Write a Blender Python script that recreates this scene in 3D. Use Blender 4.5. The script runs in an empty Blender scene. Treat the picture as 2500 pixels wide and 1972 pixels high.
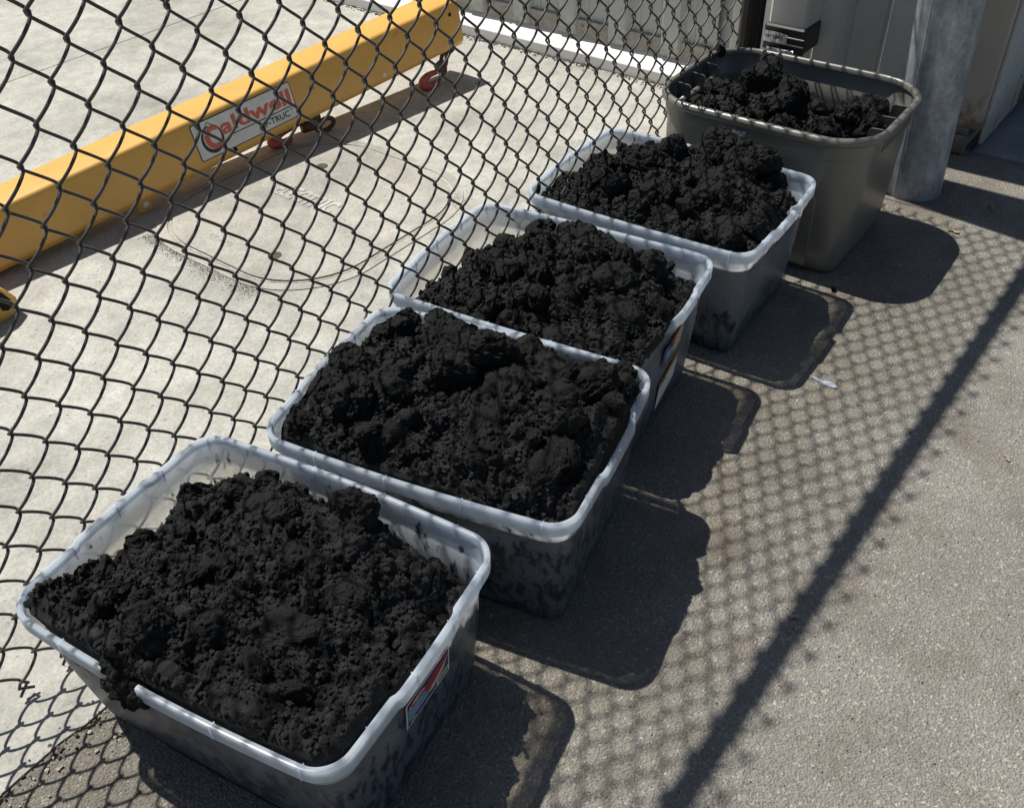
import bpy, math, random
import numpy as np
from mathutils import Vector, Matrix
rad = math.radians
PI = math.pi
S = bpy.context.scene
COL = S.collection

# ------------------------------------------------------------------ camera, sky, sun, exposure
cam_d = bpy.data.cameras.new('camera')
cam = bpy.data.objects.new('camera', cam_d)
COL.objects.link(cam)
_F = Vector((0.59246432, 0.48045676, -0.64664312))
_R = Vector((0.61186246, -0.79051159, -0.02675349))
_U = Vector((0.52403278, 0.37980616, 0.76232338))
cam.matrix_world = Matrix(((_R.x, _U.x, -_F.x, 0), (_R.y, _U.y, -_F.y, 0), (_R.z, _U.z, -_F.z, 1.4284), (0, 0, 0, 1)))
cam_d.lens = 33.476
cam_d.sensor_width = 36
cam_d.sensor_fit = 'HORIZONTAL'
cam_d.clip_start = 0.02
cam_d.clip_end = 400
S.camera = cam

SUN_TRAVEL = Vector((0.0148, -0.4592, -0.8882))
W = bpy.data.worlds.new('World')
S.world = W
W.use_nodes = True
wn = W.node_tree
bg = wn.nodes['Background']
sky = wn.nodes.new('ShaderNodeTexSky')
sky.sky_type = 'NISHITA'
sky.sun_disc = False
sky.sun_elevation = rad(62.6)
sky.sun_rotation = rad(-1.8)
sky.air_density = 1.0
sky.dust_density = 1.0
wn.links.new(sky.outputs[0], bg.inputs[0])
bg.inputs[1].default_value = 0.056
sd = bpy.data.lights.new('sun', 'SUN')
sd.energy = 5.0
sd.angle = rad(0.53)
sd.color = (1.0, 0.965, 0.90)
so = bpy.data.objects.new('sun', sd)
COL.objects.link(so)
so.rotation_euler = SUN_TRAVEL.to_track_quat('-Z', 'Y').to_euler()
so.location = (0, 3, 6)
S.view_settings.view_transform = 'Standard'
S.view_settings.look = 'None'
S.view_settings.gamma = 1
S.view_settings.exposure = 0.08
S.view_settings.use_curve_mapping = False
S.cycles.max_bounces = 8
S.cycles.transparent_max_bounces = 32
S.cycles.diffuse_bounces = 4
S.cycles.transmission_bounces = 8

# ------------------------------------------------------------------ helpers
def tag(o, label=None, cat=None, group=None, kind=None):
    if label: o['label'] = label
    if cat: o['category'] = cat
    if group: o['group'] = group
    if kind: o['kind'] = kind
    return o

def link(name, me, mat=None, parent=None, loc=None, rot=None):
    o = bpy.data.objects.new(name, me)
    COL.objects.link(o)
    if mat is not None and me is not None and len(me.materials) == 0:
        me.materials.append(mat)
    if parent: o.parent = parent
    if loc is not None: o.location = loc
    if rot is not None: o.rotation_euler = rot
    return o

def empty(name, loc=(0, 0, 0), rot=(0, 0, 0)):
    return link(name, None, None, None, loc, rot)

def mesh(name, V, Fc, smooth=False):
    me = bpy.data.meshes.new(name)
    if isinstance(V, np.ndarray): V = V.tolist()
    if isinstance(Fc, np.ndarray): Fc = Fc.tolist()
    me.from_pydata(V, [], Fc)
    me.update()
    if smooth: me.shade_smooth()
    return me

class MB:
    def __init__(s): s.v = []; s.f = []
    def add(s, V, Fc):
        n = len(s.v)
        s.v += [tuple(p) for p in V]
        s.f += [tuple(i + n for i in q) for q in Fc]
    def box(s, c, d, rz=0.0, bev=0.0):
        cx, cy, cz = c; dx, dy, dz = d[0] / 2, d[1] / 2, d[2] / 2
        if bev > 0:
            b = min(bev, dx * .9, dy * .9, dz * .9)
            V = []
            for sx in (-1, 1):
                for sy in (-1, 1):
                    for sz in (-1, 1):
                        V += [(sx * (dx - b), sy * (dy - b), sz * dz), (sx * (dx - b), sy * dy, sz * (dz - b)), (sx * dx, sy * (dy - b), sz * (dz - b))]
            idx = lambda sx, sy, sz, k: ((sx * 4 + sy * 2 + sz) * 3 + k)
            Fc = []
            for z in (0, 1):
                q = [idx(0, 0, z, 0), idx(1, 0, z, 0), idx(1, 1, z, 0), idx(0, 1, z, 0)]; Fc.append(q if z else q[::-1])
            for y in (0, 1):
                q = [idx(0, y, 0, 1), idx(1, y, 0, 1), idx(1, y, 1, 1), idx(0, y, 1, 1)]; Fc.append(q[::-1] if y else q)
            for x in (0, 1):
                q = [idx(x, 0, 0, 2), idx(x, 1, 0, 2), idx(x, 1, 1, 2), idx(x, 0, 1, 2)]; Fc.append(q if x else q[::-1])
            for x in (0, 1):
                for y in (0, 1): Fc.append([idx(x, y, 0, 1), idx(x, y, 0, 2), idx(x, y, 1, 2), idx(x, y, 1, 1)])
            for x in (0, 1):
                for z in (0, 1): Fc.append([idx(x, 0, z, 0), idx(x, 0, z, 2), idx(x, 1, z, 2), idx(x, 1, z, 0)])
            for y in (0, 1):
                for z in (0, 1): Fc.append([idx(0, y, z, 0), idx(0, y, z, 1), idx(1, y, z, 1), idx(1, y, z, 0)])
            for x in (0, 1):
                for y in (0, 1):
                    for z in (0, 1): Fc.append([idx(x, y, z, 0), idx(x, y, z, 1), idx(x, y, z, 2)])
        else:
            V = [(sx * dx, sy * dy, sz * dz) for sx in (-1, 1) for sy in (-1, 1) for sz in (-1, 1)]
            Fc = [(0, 1, 3, 2), (4, 6, 7, 5), (0, 4, 5, 1), (2, 3, 7, 6), (0, 2, 6, 4), (1, 5, 7, 3)]
        c_, s_ = math.cos(rz), math.sin(rz)
        s.add([(cx + x * c_ - y * s_, cy + x * s_ + y * c_, cz + z) for x, y, z in V], Fc)
        return s
    def tube(s, pts, r, n=8, caps=True):
        pts = [Vector(p) for p in pts]
        if not hasattr(r, '__len__'): r = [r] * len(pts)
        V = []; up = None
        for i, p in enumerate(pts):
            t = (pts[min(i + 1, len(pts) - 1)] - pts[max(i - 1, 0)]).normalized()
            if up is None:
                up = Vector((0, 0, 1)) if abs(t.z) < .9 else Vector((0, 1, 0))
            a = (up - t * up.dot(t)).normalized(); up = a
            b = t.cross(a)
            for k in range(n):
                w = 2 * PI * k / n
                V.append(p + (a * math.cos(w) + b * math.sin(w)) * r[i])
        Fc = []
        for i in range(len(pts) - 1):
            for k in range(n):
                Fc.append((i * n + k, i * n + (k + 1) % n, (i + 1) * n + (k + 1) % n, (i + 1) * n + k))
        if caps:
            Fc.append(tuple(range(n))[::-1]); Fc.append(tuple((len(pts) - 1) * n + k for k in range(n)))
        s.add(V, Fc)
        return s
    def prism(s, poly, axis, a, b):
        # poly: list of 2D points; axis: the axis extruded along
        n = len(poly)
        def P(u, v, w):
            return {'x': (w, u, v), 'y': (u, w, v), 'z': (u, v, w)}[axis]
        V = [P(u, v, a) for u, v in poly] + [P(u, v, b) for u, v in poly]
        Fc = [tuple(range(n))[::-1], tuple(range(n, 2 * n))] + [(i, (i + 1) % n, n + (i + 1) % n, n + i) for i in range(n)]
        s.add(V, Fc)
        return s
    def build(s, name, mat, parent=None, smooth=False, loc=None, rot=None):
        me = mesh(name, s.v, s.f, smooth)
        return link(name, me, mat, parent, loc, rot)

def autosmooth(o, ang=40):
    me = o.data
    me.shade_smooth()
    try:
        me.set_sharp_from_angle(angle=rad(ang))
    except Exception:
        pass

# ------------------------------------------------------------------ numpy noise
def _hash(ix, iy, iz, k):
    h = (ix.astype(np.int64) * 73856093) ^ (iy.astype(np.int64) * 19349663) ^ (iz.astype(np.int64) * 83492791) ^ (k * 2654435761)
    h = (h ^ (h >> 13)) * 1274126177
    h = h & 0x7fffffff
    h = ((h ^ (h >> 15)) * 2246822519) & 0x7fffffff
    return ((h ^ (h >> 11)) & 0xfffff) / float(0xfffff)

def vnoise(P, scale, seed=0):
    Q = P / scale
    I = np.floor(Q).astype(np.int64); f = Q - I
    f = f * f * (3 - 2 * f)
    r = 0
    for a in (0, 1):
        for b in (0, 1):
            for c in (0, 1):
                w = (f[:, 0] if a else 1 - f[:, 0]) * (f[:, 1] if b else 1 - f[:, 1]) * (f[:, 2] if c else 1 - f[:, 2])
                r = r + w * _hash(I[:, 0] + a, I[:, 1] + b, I[:, 2] + c, seed)
    return r * 2 - 1

def fbm(P, scale, octv=4, seed=0, gain=.5):
    r = 0; a = 1; t = 0
    for o in range(octv):
        r = r + a * vnoise(P, scale, seed + o * 17); t += a; a *= gain; scale *= .5
    return r / t

def worley(P, scale, seed=0, flat=False):
    Q = P / scale
    I = np.floor(Q).astype(np.int64); f = Q - I
    best = np.full(len(P), 9.0)
    for a in (-1, 0, 1):
        for b in (-1, 0, 1):
            for c in ((0,) if flat else (-1, 0, 1)):
                X = I[:, 0] + a; Y = I[:, 1] + b; Z = I[:, 2] + c
                if flat: Z = np.zeros_like(X)
                d = (a + _hash(X, Y, Z, seed) - f[:, 0]) ** 2 + (b + _hash(X, Y, Z, seed + 1) - f[:, 1]) ** 2
                if not flat: d = d + (c + _hash(X, Y, Z, seed + 2) - f[:, 2]) ** 2
                best = np.minimum(best, d)
    return np.sqrt(best)

def lumps(P, scale, seed, flat=False):
    d = np.clip(worley(P, scale, seed, flat) / 0.95, 0, 1)
    return np.sqrt(np.maximum(0, 1 - d * d))

# ------------------------------------------------------------------ materials
def newmat(name):
    m = bpy.data.materials.new(name); m.use_nodes = True
    nt = m.node_tree
    return m, nt, nt.nodes['Principled BSDF']
def nd(nt, t, **kw):
    n = nt.nodes.new(t)
    for k, v in kw.items():
        if k in n.inputs: n.inputs[k].default_value = v
        else: setattr(n, k, v)
    return n
def coord(nt, out='Object', scale=None):
    tc = nd(nt, 'ShaderNodeTexCoord')
    if scale is None: return tc.outputs[out]
    mp = nd(nt, 'ShaderNodeMapping'); mp.inputs['Scale'].default_value = scale
    nt.links.new(tc.outputs[out], mp.inputs[0])
    return mp.outputs[0]
def noise(nt, vec, scale, detail=4, rough=.55, out='Fac'):
    n = nd(nt, 'ShaderNodeTexNoise', Scale=scale, Detail=detail, Roughness=rough)
    nt.links.new(vec, n.inputs['Vector']); return n.outputs[out]
def voro(nt, vec, scale, feature='F1', out='Distance'):
    n = nd(nt, 'ShaderNodeTexVoronoi', Scale=scale); n.feature = feature
    nt.links.new(vec, n.inputs['Vector']); return n.outputs[out]
def ramp(nt, fac, stops):
    n = nd(nt, 'ShaderNodeValToRGB')
    el = n.color_ramp.elements
    while len(el) < len(stops): el.new(.5)
    for e, (p, c) in zip(el, stops):
        e.position = p
        e.color = (c, c, c, 1) if not hasattr(c, '__len__') else (*c, 1)
    nt.links.new(fac, n.inputs[0]); return n.outputs[0]
def mixc(nt, fac, a, b, mode='MIX'):
    n = nd(nt, 'ShaderNodeMix'); n.data_type = 'RGBA'; n.blend_type = mode
    for sk, v in ((0, fac), (6, a), (7, b)):
        if hasattr(v, 'is_output'): nt.links.new(v, n.inputs[sk])
        elif sk == 0: n.inputs[0].default_value = v
        else: n.inputs[sk].default_value = (*v, 1)
    return n.outputs[2]
def bump(nt, bsdf, h, strength=.3, dist=.01, prev=None):
    n = nd(nt, 'ShaderNodeBump', Strength=strength, Distance=dist)
    nt.links.new(h, n.inputs['Height'])
    if prev is not None: nt.links.new(prev, n.inputs['Normal'])
    if bsdf is not None: nt.links.new(n.outputs[0], bsdf.inputs['Normal'])
    return n.outputs[0]
def mathn(nt, op, a, b=0.0, c=None):
    n = nd(nt, 'ShaderNodeMath'); n.operation = op
    for i, v in enumerate((a, b) if c is None else (a, b, c)):
        if hasattr(v, 'is_output'): nt.links.new(v, n.inputs[i])
        else: n.inputs[i].default_value = v
    return n.outputs[0]
def setc(nt, bsdf, v, key='Base Color'):
    if hasattr(v, 'is_output'): nt.links.new(v, bsdf.inputs[key])
    elif hasattr(v, '__len__'): bsdf.inputs[key].default_value = (*v, 1)
    else: bsdf.inputs[key].default_value = v

def plain(name, col, rough=.5, metal=0, var=.15, scale=30, bumpv=0):
    m, nt, b = newmat(name)
    c = coord(nt)
    n = noise(nt, c, scale, 5, .6)
    col2 = tuple(x * (1 - var) for x in col); col3 = tuple(min(1, x * (1 + var)) for x in col)
    setc(nt, b, ramp(nt, n, [(.3, col2), (.7, col3)]))
    b.inputs['Roughness'].default_value = rough; b.inputs['Metallic'].default_value = metal
    if bumpv: bump(nt, b, noise(nt, c, scale * 3, 4), bumpv, .003)
    return m

def mat_asphalt():
    m, nt, b = newmat('asphalt')
    c = coord(nt)
    g = noise(nt, c, 380, 3, .65)
    big = noise(nt, c, 3.2, 4, .6)
    v = voro(nt, c, 260, out='Color')
    sep = nd(nt, 'ShaderNodeSeparateColor'); nt.links.new(v, sep.inputs[0])
    base = ramp(nt, g, [(.28, (.12, .112, .096)), (.5, (.27, .255, .222)), (.72, (.47, .445, .388))])
    stones = ramp(nt, sep.outputs[0], [(0, (.11, .10, .09)), (.35, (.20, .187, .168)), (.8, (.26, .245, .222)), (.93, (.33, .31, .28)), (.965, (.55, .52, .45))])
    col = mixc(nt, .5, base, stones)
    pat = ramp(nt, big, [(.3, .84), (.7, 1.2)])
    col = mixc(nt, 1.0, col, pat, 'MULTIPLY')
    # brown stained patches
    st = ramp(nt, noise(nt, c, 7, 6, .7), [(.50, 0), (.68, .6)])
    col = mixc(nt, st, col, (.155, .125, .098))
    # soil dust trodden into the asphalt round the bins, also painting their shadows darker
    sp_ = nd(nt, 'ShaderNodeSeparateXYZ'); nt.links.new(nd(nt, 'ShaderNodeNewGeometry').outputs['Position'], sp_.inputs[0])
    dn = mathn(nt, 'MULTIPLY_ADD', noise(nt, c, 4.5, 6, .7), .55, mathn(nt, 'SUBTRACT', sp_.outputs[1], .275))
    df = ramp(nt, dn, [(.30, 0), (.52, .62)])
    dust_shade = mixc(nt, 1.0, col, (.72, .665, .59), 'MULTIPLY')
    col = mixc(nt, df, col, dust_shade)
    # small black tar dots
    dd = ramp(nt, noise(nt, c, 120, 2, .5), [(.27, 1), (.33, 0)])
    col = mixc(nt, dd, col, (.03, .028, .026))
    setc(nt, b, col)
    b.inputs['Roughness'].default_value = .88
    vh = voro(nt, c, 230)
    h1 = bump(nt, None, vh, .75, .004)
    bump(nt, b, noise(nt, c, 420, 3, .7), .65, .003, h1)
    return m

def mat_concrete(name='concrete', tint=(.49, .48, .43), shade=1.0, spots=True):
    m, nt, b = newmat(name)
    c = coord(nt)
    a = noise(nt, c, 1.7, 6, .65)
    g = noise(nt, c, 150, 3, .6)
    t = np.array(tint) * shade
    col = ramp(nt, a, [(.34, tuple(t * .66)), (.5, tuple(t * .92)), (.68, tuple(t * 1.08))])
    a2 = ramp(nt, noise(nt, c, 11, 7, .7), [(.35, .80), (.6, 1.05)])
    col = mixc(nt, 1, col, a2, 'MULTIPLY')
    gr = ramp(nt, g, [(.3, .78), (.65, 1.1)])
    col = mixc(nt, 1, col, gr, 'MULTIPLY')
    if spots:
        sp = ramp(nt, noise(nt, c, 75, 4, .75), [(.285, 1), (.36, 0)])
        col = mixc(nt, sp, col, (.13, .11, .09))
        blot = ramp(nt, noise(nt, c, 4.3, 6, .72), [(.52, 0), (.70, .5)])
        col = mixc(nt, blot, col, (.34, .31, .265))
    setc(nt, b, col)
    b.inputs['Roughness'].default_value = .85
    h = bump(nt, None, g, .3, .002)
    bump(nt, b, noise(nt, c, 18, 4), .2, .01, h)
    return m

def mat_soil():
    m, nt, b = newmat('black_soil')
    c = coord(nt)
    n1 = noise(nt, c, 60, 6, .7)
    col = ramp(nt, n1, [(.3, (.009, .0095, .0095)), (.52, (.020, .0205, .0198)), (.74, (.048, .048, .044))])
    br = ramp(nt, noise(nt, c, 14, 5, .7), [(.50, 0), (.72, .55)])
    col = mixc(nt, br, col, (.034, .028, .021))
    spk = ramp(nt, noise(nt, c, 260, 2, .5), [(.745, 0), (.775, 1)])
    col = mixc(nt, spk, col, (.16, .14, .10))
    setc(nt, b, col)
    b.inputs['Roughness'].default_value = .82
    b.inputs['Specular IOR Level'].default_value = .35
    h1 = bump(nt, None, noise(nt, c, 300, 6, .75), .9, .006)
    bump(nt, b, voro(nt, c, 420), .5, .002, h1)
    return m

def mat_plastic(name, trans=.36, dirt=None, glow=.60):
    m = bpy.data.materials.new(name); m.use_nodes = True
    nt = m.node_tree; nt.nodes.clear()
    out = nd(nt, 'ShaderNodeOutputMaterial')
    p = nd(nt, 'ShaderNodeBsdfPrincipled')
    c = coord(nt)
    cl = ramp(nt, noise(nt, c, 12, 4, .6), [(.35, (.70, .80, .93)), (.65, (.80, .87, .96))])
    setc(nt, p, cl)
    p.inputs['Roughness'].default_value = .22
    p.inputs['Specular IOR Level'].default_value = .55
    bump(nt, p, noise(nt, c, 9, 3), .25, .006)
    tl = nd(nt, 'ShaderNodeBsdfTranslucent'); tl.inputs[0].default_value = (.92, .95, .98, 1)
    tr = nd(nt, 'ShaderNodeBsdfTransparent'); tr.inputs[0].default_value = (.97, .95, .91, 1)
    m1 = nd(nt, 'ShaderNodeMixShader'); m1.inputs[0].default_value = glow
    nt.links.new(p.outputs[0], m1.inputs[1]); nt.links.new(tl.outputs[0], m1.inputs[2])
    m2 = nd(nt, 'ShaderNodeMixShader')
    tv = ramp(nt, noise(nt, c, 6, 4, .6), [(.3, trans * .85), (.7, min(1, trans * 1.15))])
    if dirt is not None:
        zz = nd(nt, 'ShaderNodeSeparateXYZ'); nt.links.new(c, zz.inputs[0])
        tv = mathn(nt, 'MULTIPLY', tv, ramp(nt, mathn(nt, 'MULTIPLY', zz.outputs[2], 1.0), [(.257, 1.0), (.262, .42)]))
    nt.links.new(tv, m2.inputs[0])
    nt.links.new(m1.outputs[0], m2.inputs[1]); nt.links.new(tr.outputs[0], m2.inputs[2])
    last = m2.outputs[0]
    if dirt is not None:
        # soil pressed and smeared on the wall, up to the level of the contents
        sx = nd(nt, 'ShaderNodeSeparateXYZ'); nt.links.new(c, sx.inputs[0])
        cs = coord(nt, 'Object', (1, 1, .5))
        wide = noise(nt, coord(nt, 'Object', (1, 1, .22)), 13, 5, .65)
        lev = mathn(nt, 'MULTIPLY_ADD', wide, .30, dirt - .155)
        lev = mathn(nt, 'MULTIPLY_ADD', mathn(nt, 'ABSOLUTE', sx.outputs[1]), -.20, lev)
        dz = mathn(nt, 'SUBTRACT', lev, sx.outputs[2])
        # soil standing right behind the wall reads as a dark haze in the milky plastic
        haze = ramp(nt, mathn(nt, 'MULTIPLY_ADD', dz, 9.0, .5), [(.15, 0), (.85, .78)])
        hz = nd(nt, 'ShaderNodeBsdfPrincipled'); hz.inputs['Base Color'].default_value = (.085, .105, .14, 1); hz.inputs['Roughness'].default_value = .36
        m3 = nd(nt, 'ShaderNodeMixShader')
        nt.links.new(haze, m3.inputs[0]); nt.links.new(last, m3.inputs[1]); nt.links.new(hz.outputs[0], m3.inputs[2])
        last = m3.outputs[0]
        blobs = mathn(nt, 'MULTIPLY_ADD', noise(nt, cs, 58, 3, .55), .72, mathn(nt, 'MULTIPLY', noise(nt, cs, 150, 3, .6), .28))
        k = mathn(nt, 'MAXIMUM', mathn(nt, 'MINIMUM', mathn(nt, 'MULTIPLY_ADD', dz, 1.4, .05), .055), -.3)
        msk = ramp(nt, mathn(nt, 'ADD', blobs, k), [(.53, 0), (.605, .9)])
        gl = nd(nt, 'ShaderNodeBsdfPrincipled'); gl.inputs['Base Color'].default_value = (.016, .020, .028, 1); gl.inputs['Roughness'].default_value = .36
        m4 = nd(nt, 'ShaderNodeMixShader')
        nt.links.new(msk, m4.inputs[0]); nt.links.new(last, m4.inputs[1]); nt.links.new(gl.outputs[0], m4.inputs[2])
        last = m4.outputs[0]
    nt.links.new(last, out.inputs[0])
    return m

def mat_galv():
    m, nt, b = newmat('galvanised_steel')
    c = coord(nt); cs = coord(nt, 'Object', (1, 1, .45))
    n = noise(nt, cs, 17, 8, .72)
    col = ramp(nt, n, [(.32, (.17, .195, .22)), (.5, (.34, .375, .40)), (.7, (.60, .63, .65))])
    v = ramp(nt, voro(nt, c, 45, out='Distance'), [(0, .88), (.6, 1.08)])
    col = mixc(nt, 1, col, v, 'MULTIPLY')
    setc(nt, b, col)
    b.inputs['Metallic'].default_value = .2
    b.inputs['Roughness'].default_value = .42
    bump(nt, b, noise(nt, c, 90, 4), .15, .002)
    return m

def mat_orange():
    m, nt, b = newmat('orange_paint')
    c = coord(nt)
    n = noise(nt, c, 8, 5, .6)
    col = ramp(nt, n, [(.3, (.66, .37, .085)), (.7, (.76, .43, .105))])
    sm = ramp(nt, noise(nt, c, 22, 6, .75), [(.60, 0), (.74, .7)])
    col = mixc(nt, sm, col, (.40, .17, .05))
    ch = ramp(nt, noise(nt, c, 48, 4, .7), [(.70, 0), (.725, 1)])
    col = mixc(nt, ch, col, (.07, .035, .02))
    setc(nt, b, col)
    b.inputs['Roughness'].default_value = .42
    bump(nt, b, noise(nt, c, 60, 3), .06, .002)
    return m

def mat_beige(name, base=(.40, .375, .315), dirty=.4):
    m, nt, b = newmat(name)
    c = coord(nt)
    col = ramp(nt, noise(nt, c, 5, 5, .6), [(.3, tuple(x * .88 for x in base)), (.7, tuple(x * 1.08 for x in base))])
    sx = nd(nt, 'ShaderNodeSeparateXYZ'); nt.links.new(nd(nt, 'ShaderNodeNewGeometry').outputs['Position'], sx.inputs[0])
    low = ramp(nt, mathn(nt, 'MULTIPLY_ADD', noise(nt, c, 25, 5, .7), .35, mathn(nt, 'MULTIPLY', sx.outputs[2], 1.0)), [(.26, dirty), (.36, 0)])
    col = mixc(nt, low, col, (.13, .10, .07))
    sp = ramp(nt, noise(nt, c, 70, 3, .6), [(.24, 1), (.28, 0)])
    col = mixc(nt, sp, col, (.05, .04, .035))
    setc(nt, b, col)
    b.inputs['Roughness'].default_value = .5
    bump(nt, b, noise(nt, c, 12, 3), .1, .004)
    return m

M = dict(threshold=mat_concrete('threshold_concrete', (.26, .26, .26)), joint=plain('joint_dirt', (.42, .39, .33), .9, 0, .3, 60),
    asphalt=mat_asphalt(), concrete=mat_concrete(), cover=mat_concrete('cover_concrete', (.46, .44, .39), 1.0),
    raised=mat_concrete('raised_letters', (.55, .53, .48), 1.0, False), soil=mat_soil(),
    galv=mat_galv(), orange=mat_orange(), wall=mat_beige('beige_siding', (.53, .545, .51)), trim=mat_beige('beige_trim', (.44, .41, .35), .9),
    wire=plain('black_vinyl', (.075, .068, .062), .40, 0, .3, 40), rail=plain('black_rail', (.010, .009, .009), .5),
    white=plain('white_painted_sill', (.82, .81, .77), .6, 0, .04, 12, .1), rust=plain('rusty_red', (.11, .045, .038), .6, .0, .5, 70, .3),
    red=plain('red_paint', (.46, .10, .095), .6, 0, .45, 60, .3), bronze=plain('rusty_brown', (.10, .06, .045), .6, .2, .5, 80, .3),
    black=plain('black_plastic', (.012, .012, .014), .35), dark=plain('dark_void', (.006, .006, .007), .9),
    stick=plain('sticker_white', (.68, .69, .67), .45, 0, .12, 25), inkr=plain('ink_red', (.60, .13, .075), .5, 0, .1, 40),
    inkb=plain('ink_black', (.025, .03, .03), .5), tape=plain('silver_tape', (.55, .56, .60), .3, .6, .3, 60, .6),
    olive=plain('olive_plastic', (.150, .147, .125), .33, 0, .05, 20, .05), olived=plain('olive_plastic_inner', (.125, .123, .105), .42, 0, .06, 20),
    leaf=plain('dry_leaf', (.33, .28, .19), .7, 0, .3, 60), twig=plain('dry_twig', (.30, .22, .14), .8, 0, .3, 60),
    pebble=plain('pale_pebble', (.42, .38, .31), .8, 0, .4, 9), crumb=plain('dark_crumb', (.085, .066, .05), .9, 0, .4, 60),
    hole=plain('bolt_hole', (.01, .01, .01), .9), navy=plain('label_navy', (.035, .045, .13), .4), lblue=plain('label_blue', (.16, .27, .42), .4, 0, .25, 40),
    lred=plain('label_red', (.33, .03, .05), .4), ltan=plain('label_tan', (.55, .46, .28), .4, 0, .25, 60), lwhite=plain('label_white', (.7, .7, .69), .4, 0, .05, 60),
    lor=plain('label_orange', (.55, .24, .05), .5, 0, .2, 50), dirt=plain('dirt', (.10, .075, .052), .95, 0, .45, 120, .8),
    beigeclean=plain('downspout_beige', (.58, .57, .52), .5, 0, .04, 10), flash=mat_beige('flashing_beige', (.43, .405, .35), .5),
)

def text_mesh(body, size, extrude=.0004, offset=0.0, shear=0.0, spacing=1.0):
    cu = bpy.data.curves.new('lettering', 'FONT')
    cu.body = body; cu.size = size; cu.extrude = extrude; cu.offset = offset; cu.shear = shear
    cu.space_character = spacing; cu.resolution_u = 3
    ob = bpy.data.objects.new('lettering', cu)
    COL.objects.link(ob)
    dg = bpy.context.evaluated_depsgraph_get(); dg.update()
    me = bpy.data.meshes.new_from_object(ob.evaluated_get(dg))
    bpy.data.objects.remove(ob); bpy.data.curves.remove(cu)
    me.materials.clear()
    return me

def text_fit(name, body, mat, parent, O, ex, ey, x0, y0, w, h, offset=0.0, th=.0006):
    """lettering in the plane (O, ex, ey), its box fitted to w by h with lower-left corner at x0,y0"""
    me = text_mesh(body, 1.0, .5, offset)
    co = np.empty(len(me.vertices) * 3); me.vertices.foreach_get('co', co); co = co.reshape(-1, 3)
    mn, mx = co.min(0), co.max(0)
    ez = ex.cross(ey)
    out = []
    for p in co:
        u = x0 + (p[0] - mn[0]) / (mx[0] - mn[0]) * w
        v = y0 + (p[1] - mn[1]) / (mx[1] - mn[1]) * h
        q = O + ex * u + ey * v + ez * (p[2] * th * 2)
        out += [q.x, q.y, q.z]
    me.vertices.foreach_set('co', out); me.update()
    return link(name, me, mat, parent)

# ------------------------------------------------------------------ the setting: ground
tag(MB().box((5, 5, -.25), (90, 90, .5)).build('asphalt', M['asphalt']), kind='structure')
def slab(x0, x1, y0, y1, name='concrete_slab', top=.004, rough_edge=False):
    # a sheet with a slightly ragged front edge
    rr = random.Random(5)
    n = 220 if rough_edge else 1
    xs = [x0 + (x1 - x0) * i / n for i in range(n + 1)]
    V = []; Fc = []
    off = 0
    for i, x in enumerate(xs):
        if rough_edge: off = off * .75 + rr.uniform(-.004, .004) + (rr.uniform(-.004, .004) if rr.random() < .2 else 0)
        V += [(x, y0 + off, -.03), (x, y0 + off, top), (x, y1, top), (x, y1, -.03)]
    for i in range(n):
        a = i * 4; b = a + 4
        Fc += [(a, b, b + 1, a + 1), (a + 1, b + 1, b + 2, a + 2), (a + 2, b + 2, b + 3, a + 3)]
    o = link(name, mesh(name, V, Fc), M['concrete'])
    return tag(o, kind='structure')
slab(-7, 3.13, 1.125, 3.90, rough_edge=True)
slab(-7, 3.13, 3.906, 9.0)
tag(MB().box((6.2, -2.68, -.02), (6.0, 6.6, .052)).build('concrete_threshold', M['threshold']), kind='structure')

# ------------------------------------------------------------------ utility cover set in the slab
def stadium(hx, hy, r, n=14):
    P = []
    for cx, cy, a0 in ((hx - r, hy - r, 0), (-hx + r, hy - r, 90), (-hx + r, -hy + r, 180), (hx - r, -hy + r, 270)):
        for i in range(n + 1):
            a = rad(a0 + 90 * i / n); P.append((cx + r * math.cos(a), cy + r * math.sin(a)))
    return P
cov = empty('utility_cover', (1.69, 2.135, 0))
tag(cov, 'concrete utility box cover with raised lettering, set flush in the slab behind the fence', 'utility cover')
def ring(hx, hy, r, w, z0, z1):
    A = stadium(hx, hy, r); B = stadium(hx - w, hy - w, r - w); n = len(A)
    mb = MB()
    V = [(x, y, z0) for x, y in A] + [(x, y, z1) for x, y in A] + [(x, y, z1) for x, y in B] + [(x, y, z0) for x, y in B]
    Fc = []
    for i in range(n):
        j = (i + 1) % n
        Fc += [(i, j, n + j, n + i), (n + i, n + j, 2 * n + j, 2 * n + i), (2 * n + i, 2 * n + j, 3 * n + j, 3 * n + i)]
    mb.add(V, Fc); return mb
ring(.42, .40, .27, .030, .000, .0068).build('frame', M['cover'], cov)
pl = stadium(.378, .358, .235)
MB().prism(pl, 'z', .0, .0095).build('lid', M['cover'], cov)
ring(.386, .366, .240, .006, .000, .0052).build('joint', M['joint'], cov)
text_fit('lettering', 'ELECTRIC', M['raised'], cov, Vector((1.69, 2.135, .0097)) - Vector((1.69, 2.135, 0)), Vector((0, -1, 0)), Vector((1, 0, 0)), -.172, -.02, .25, .075, .03, .0020)
text_fit('lettering', 'CONC', M['raised'], cov, Vector((0, 0, .0097)), Vector((0, -1, 0)), Vector((1, 0, 0)), -.12, -.315, .10, .022, .0, .001)
MB().tube([(-.27, -.13, .003), (-.27, -.13, .0105)], .02, 16).build('lift_hole', M['dirt'], cov)
MB().tube([(.2, .17, .003), (.2, .17, .0105)], .02, 16).build('lift_hole', M['dirt'], cov)

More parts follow.
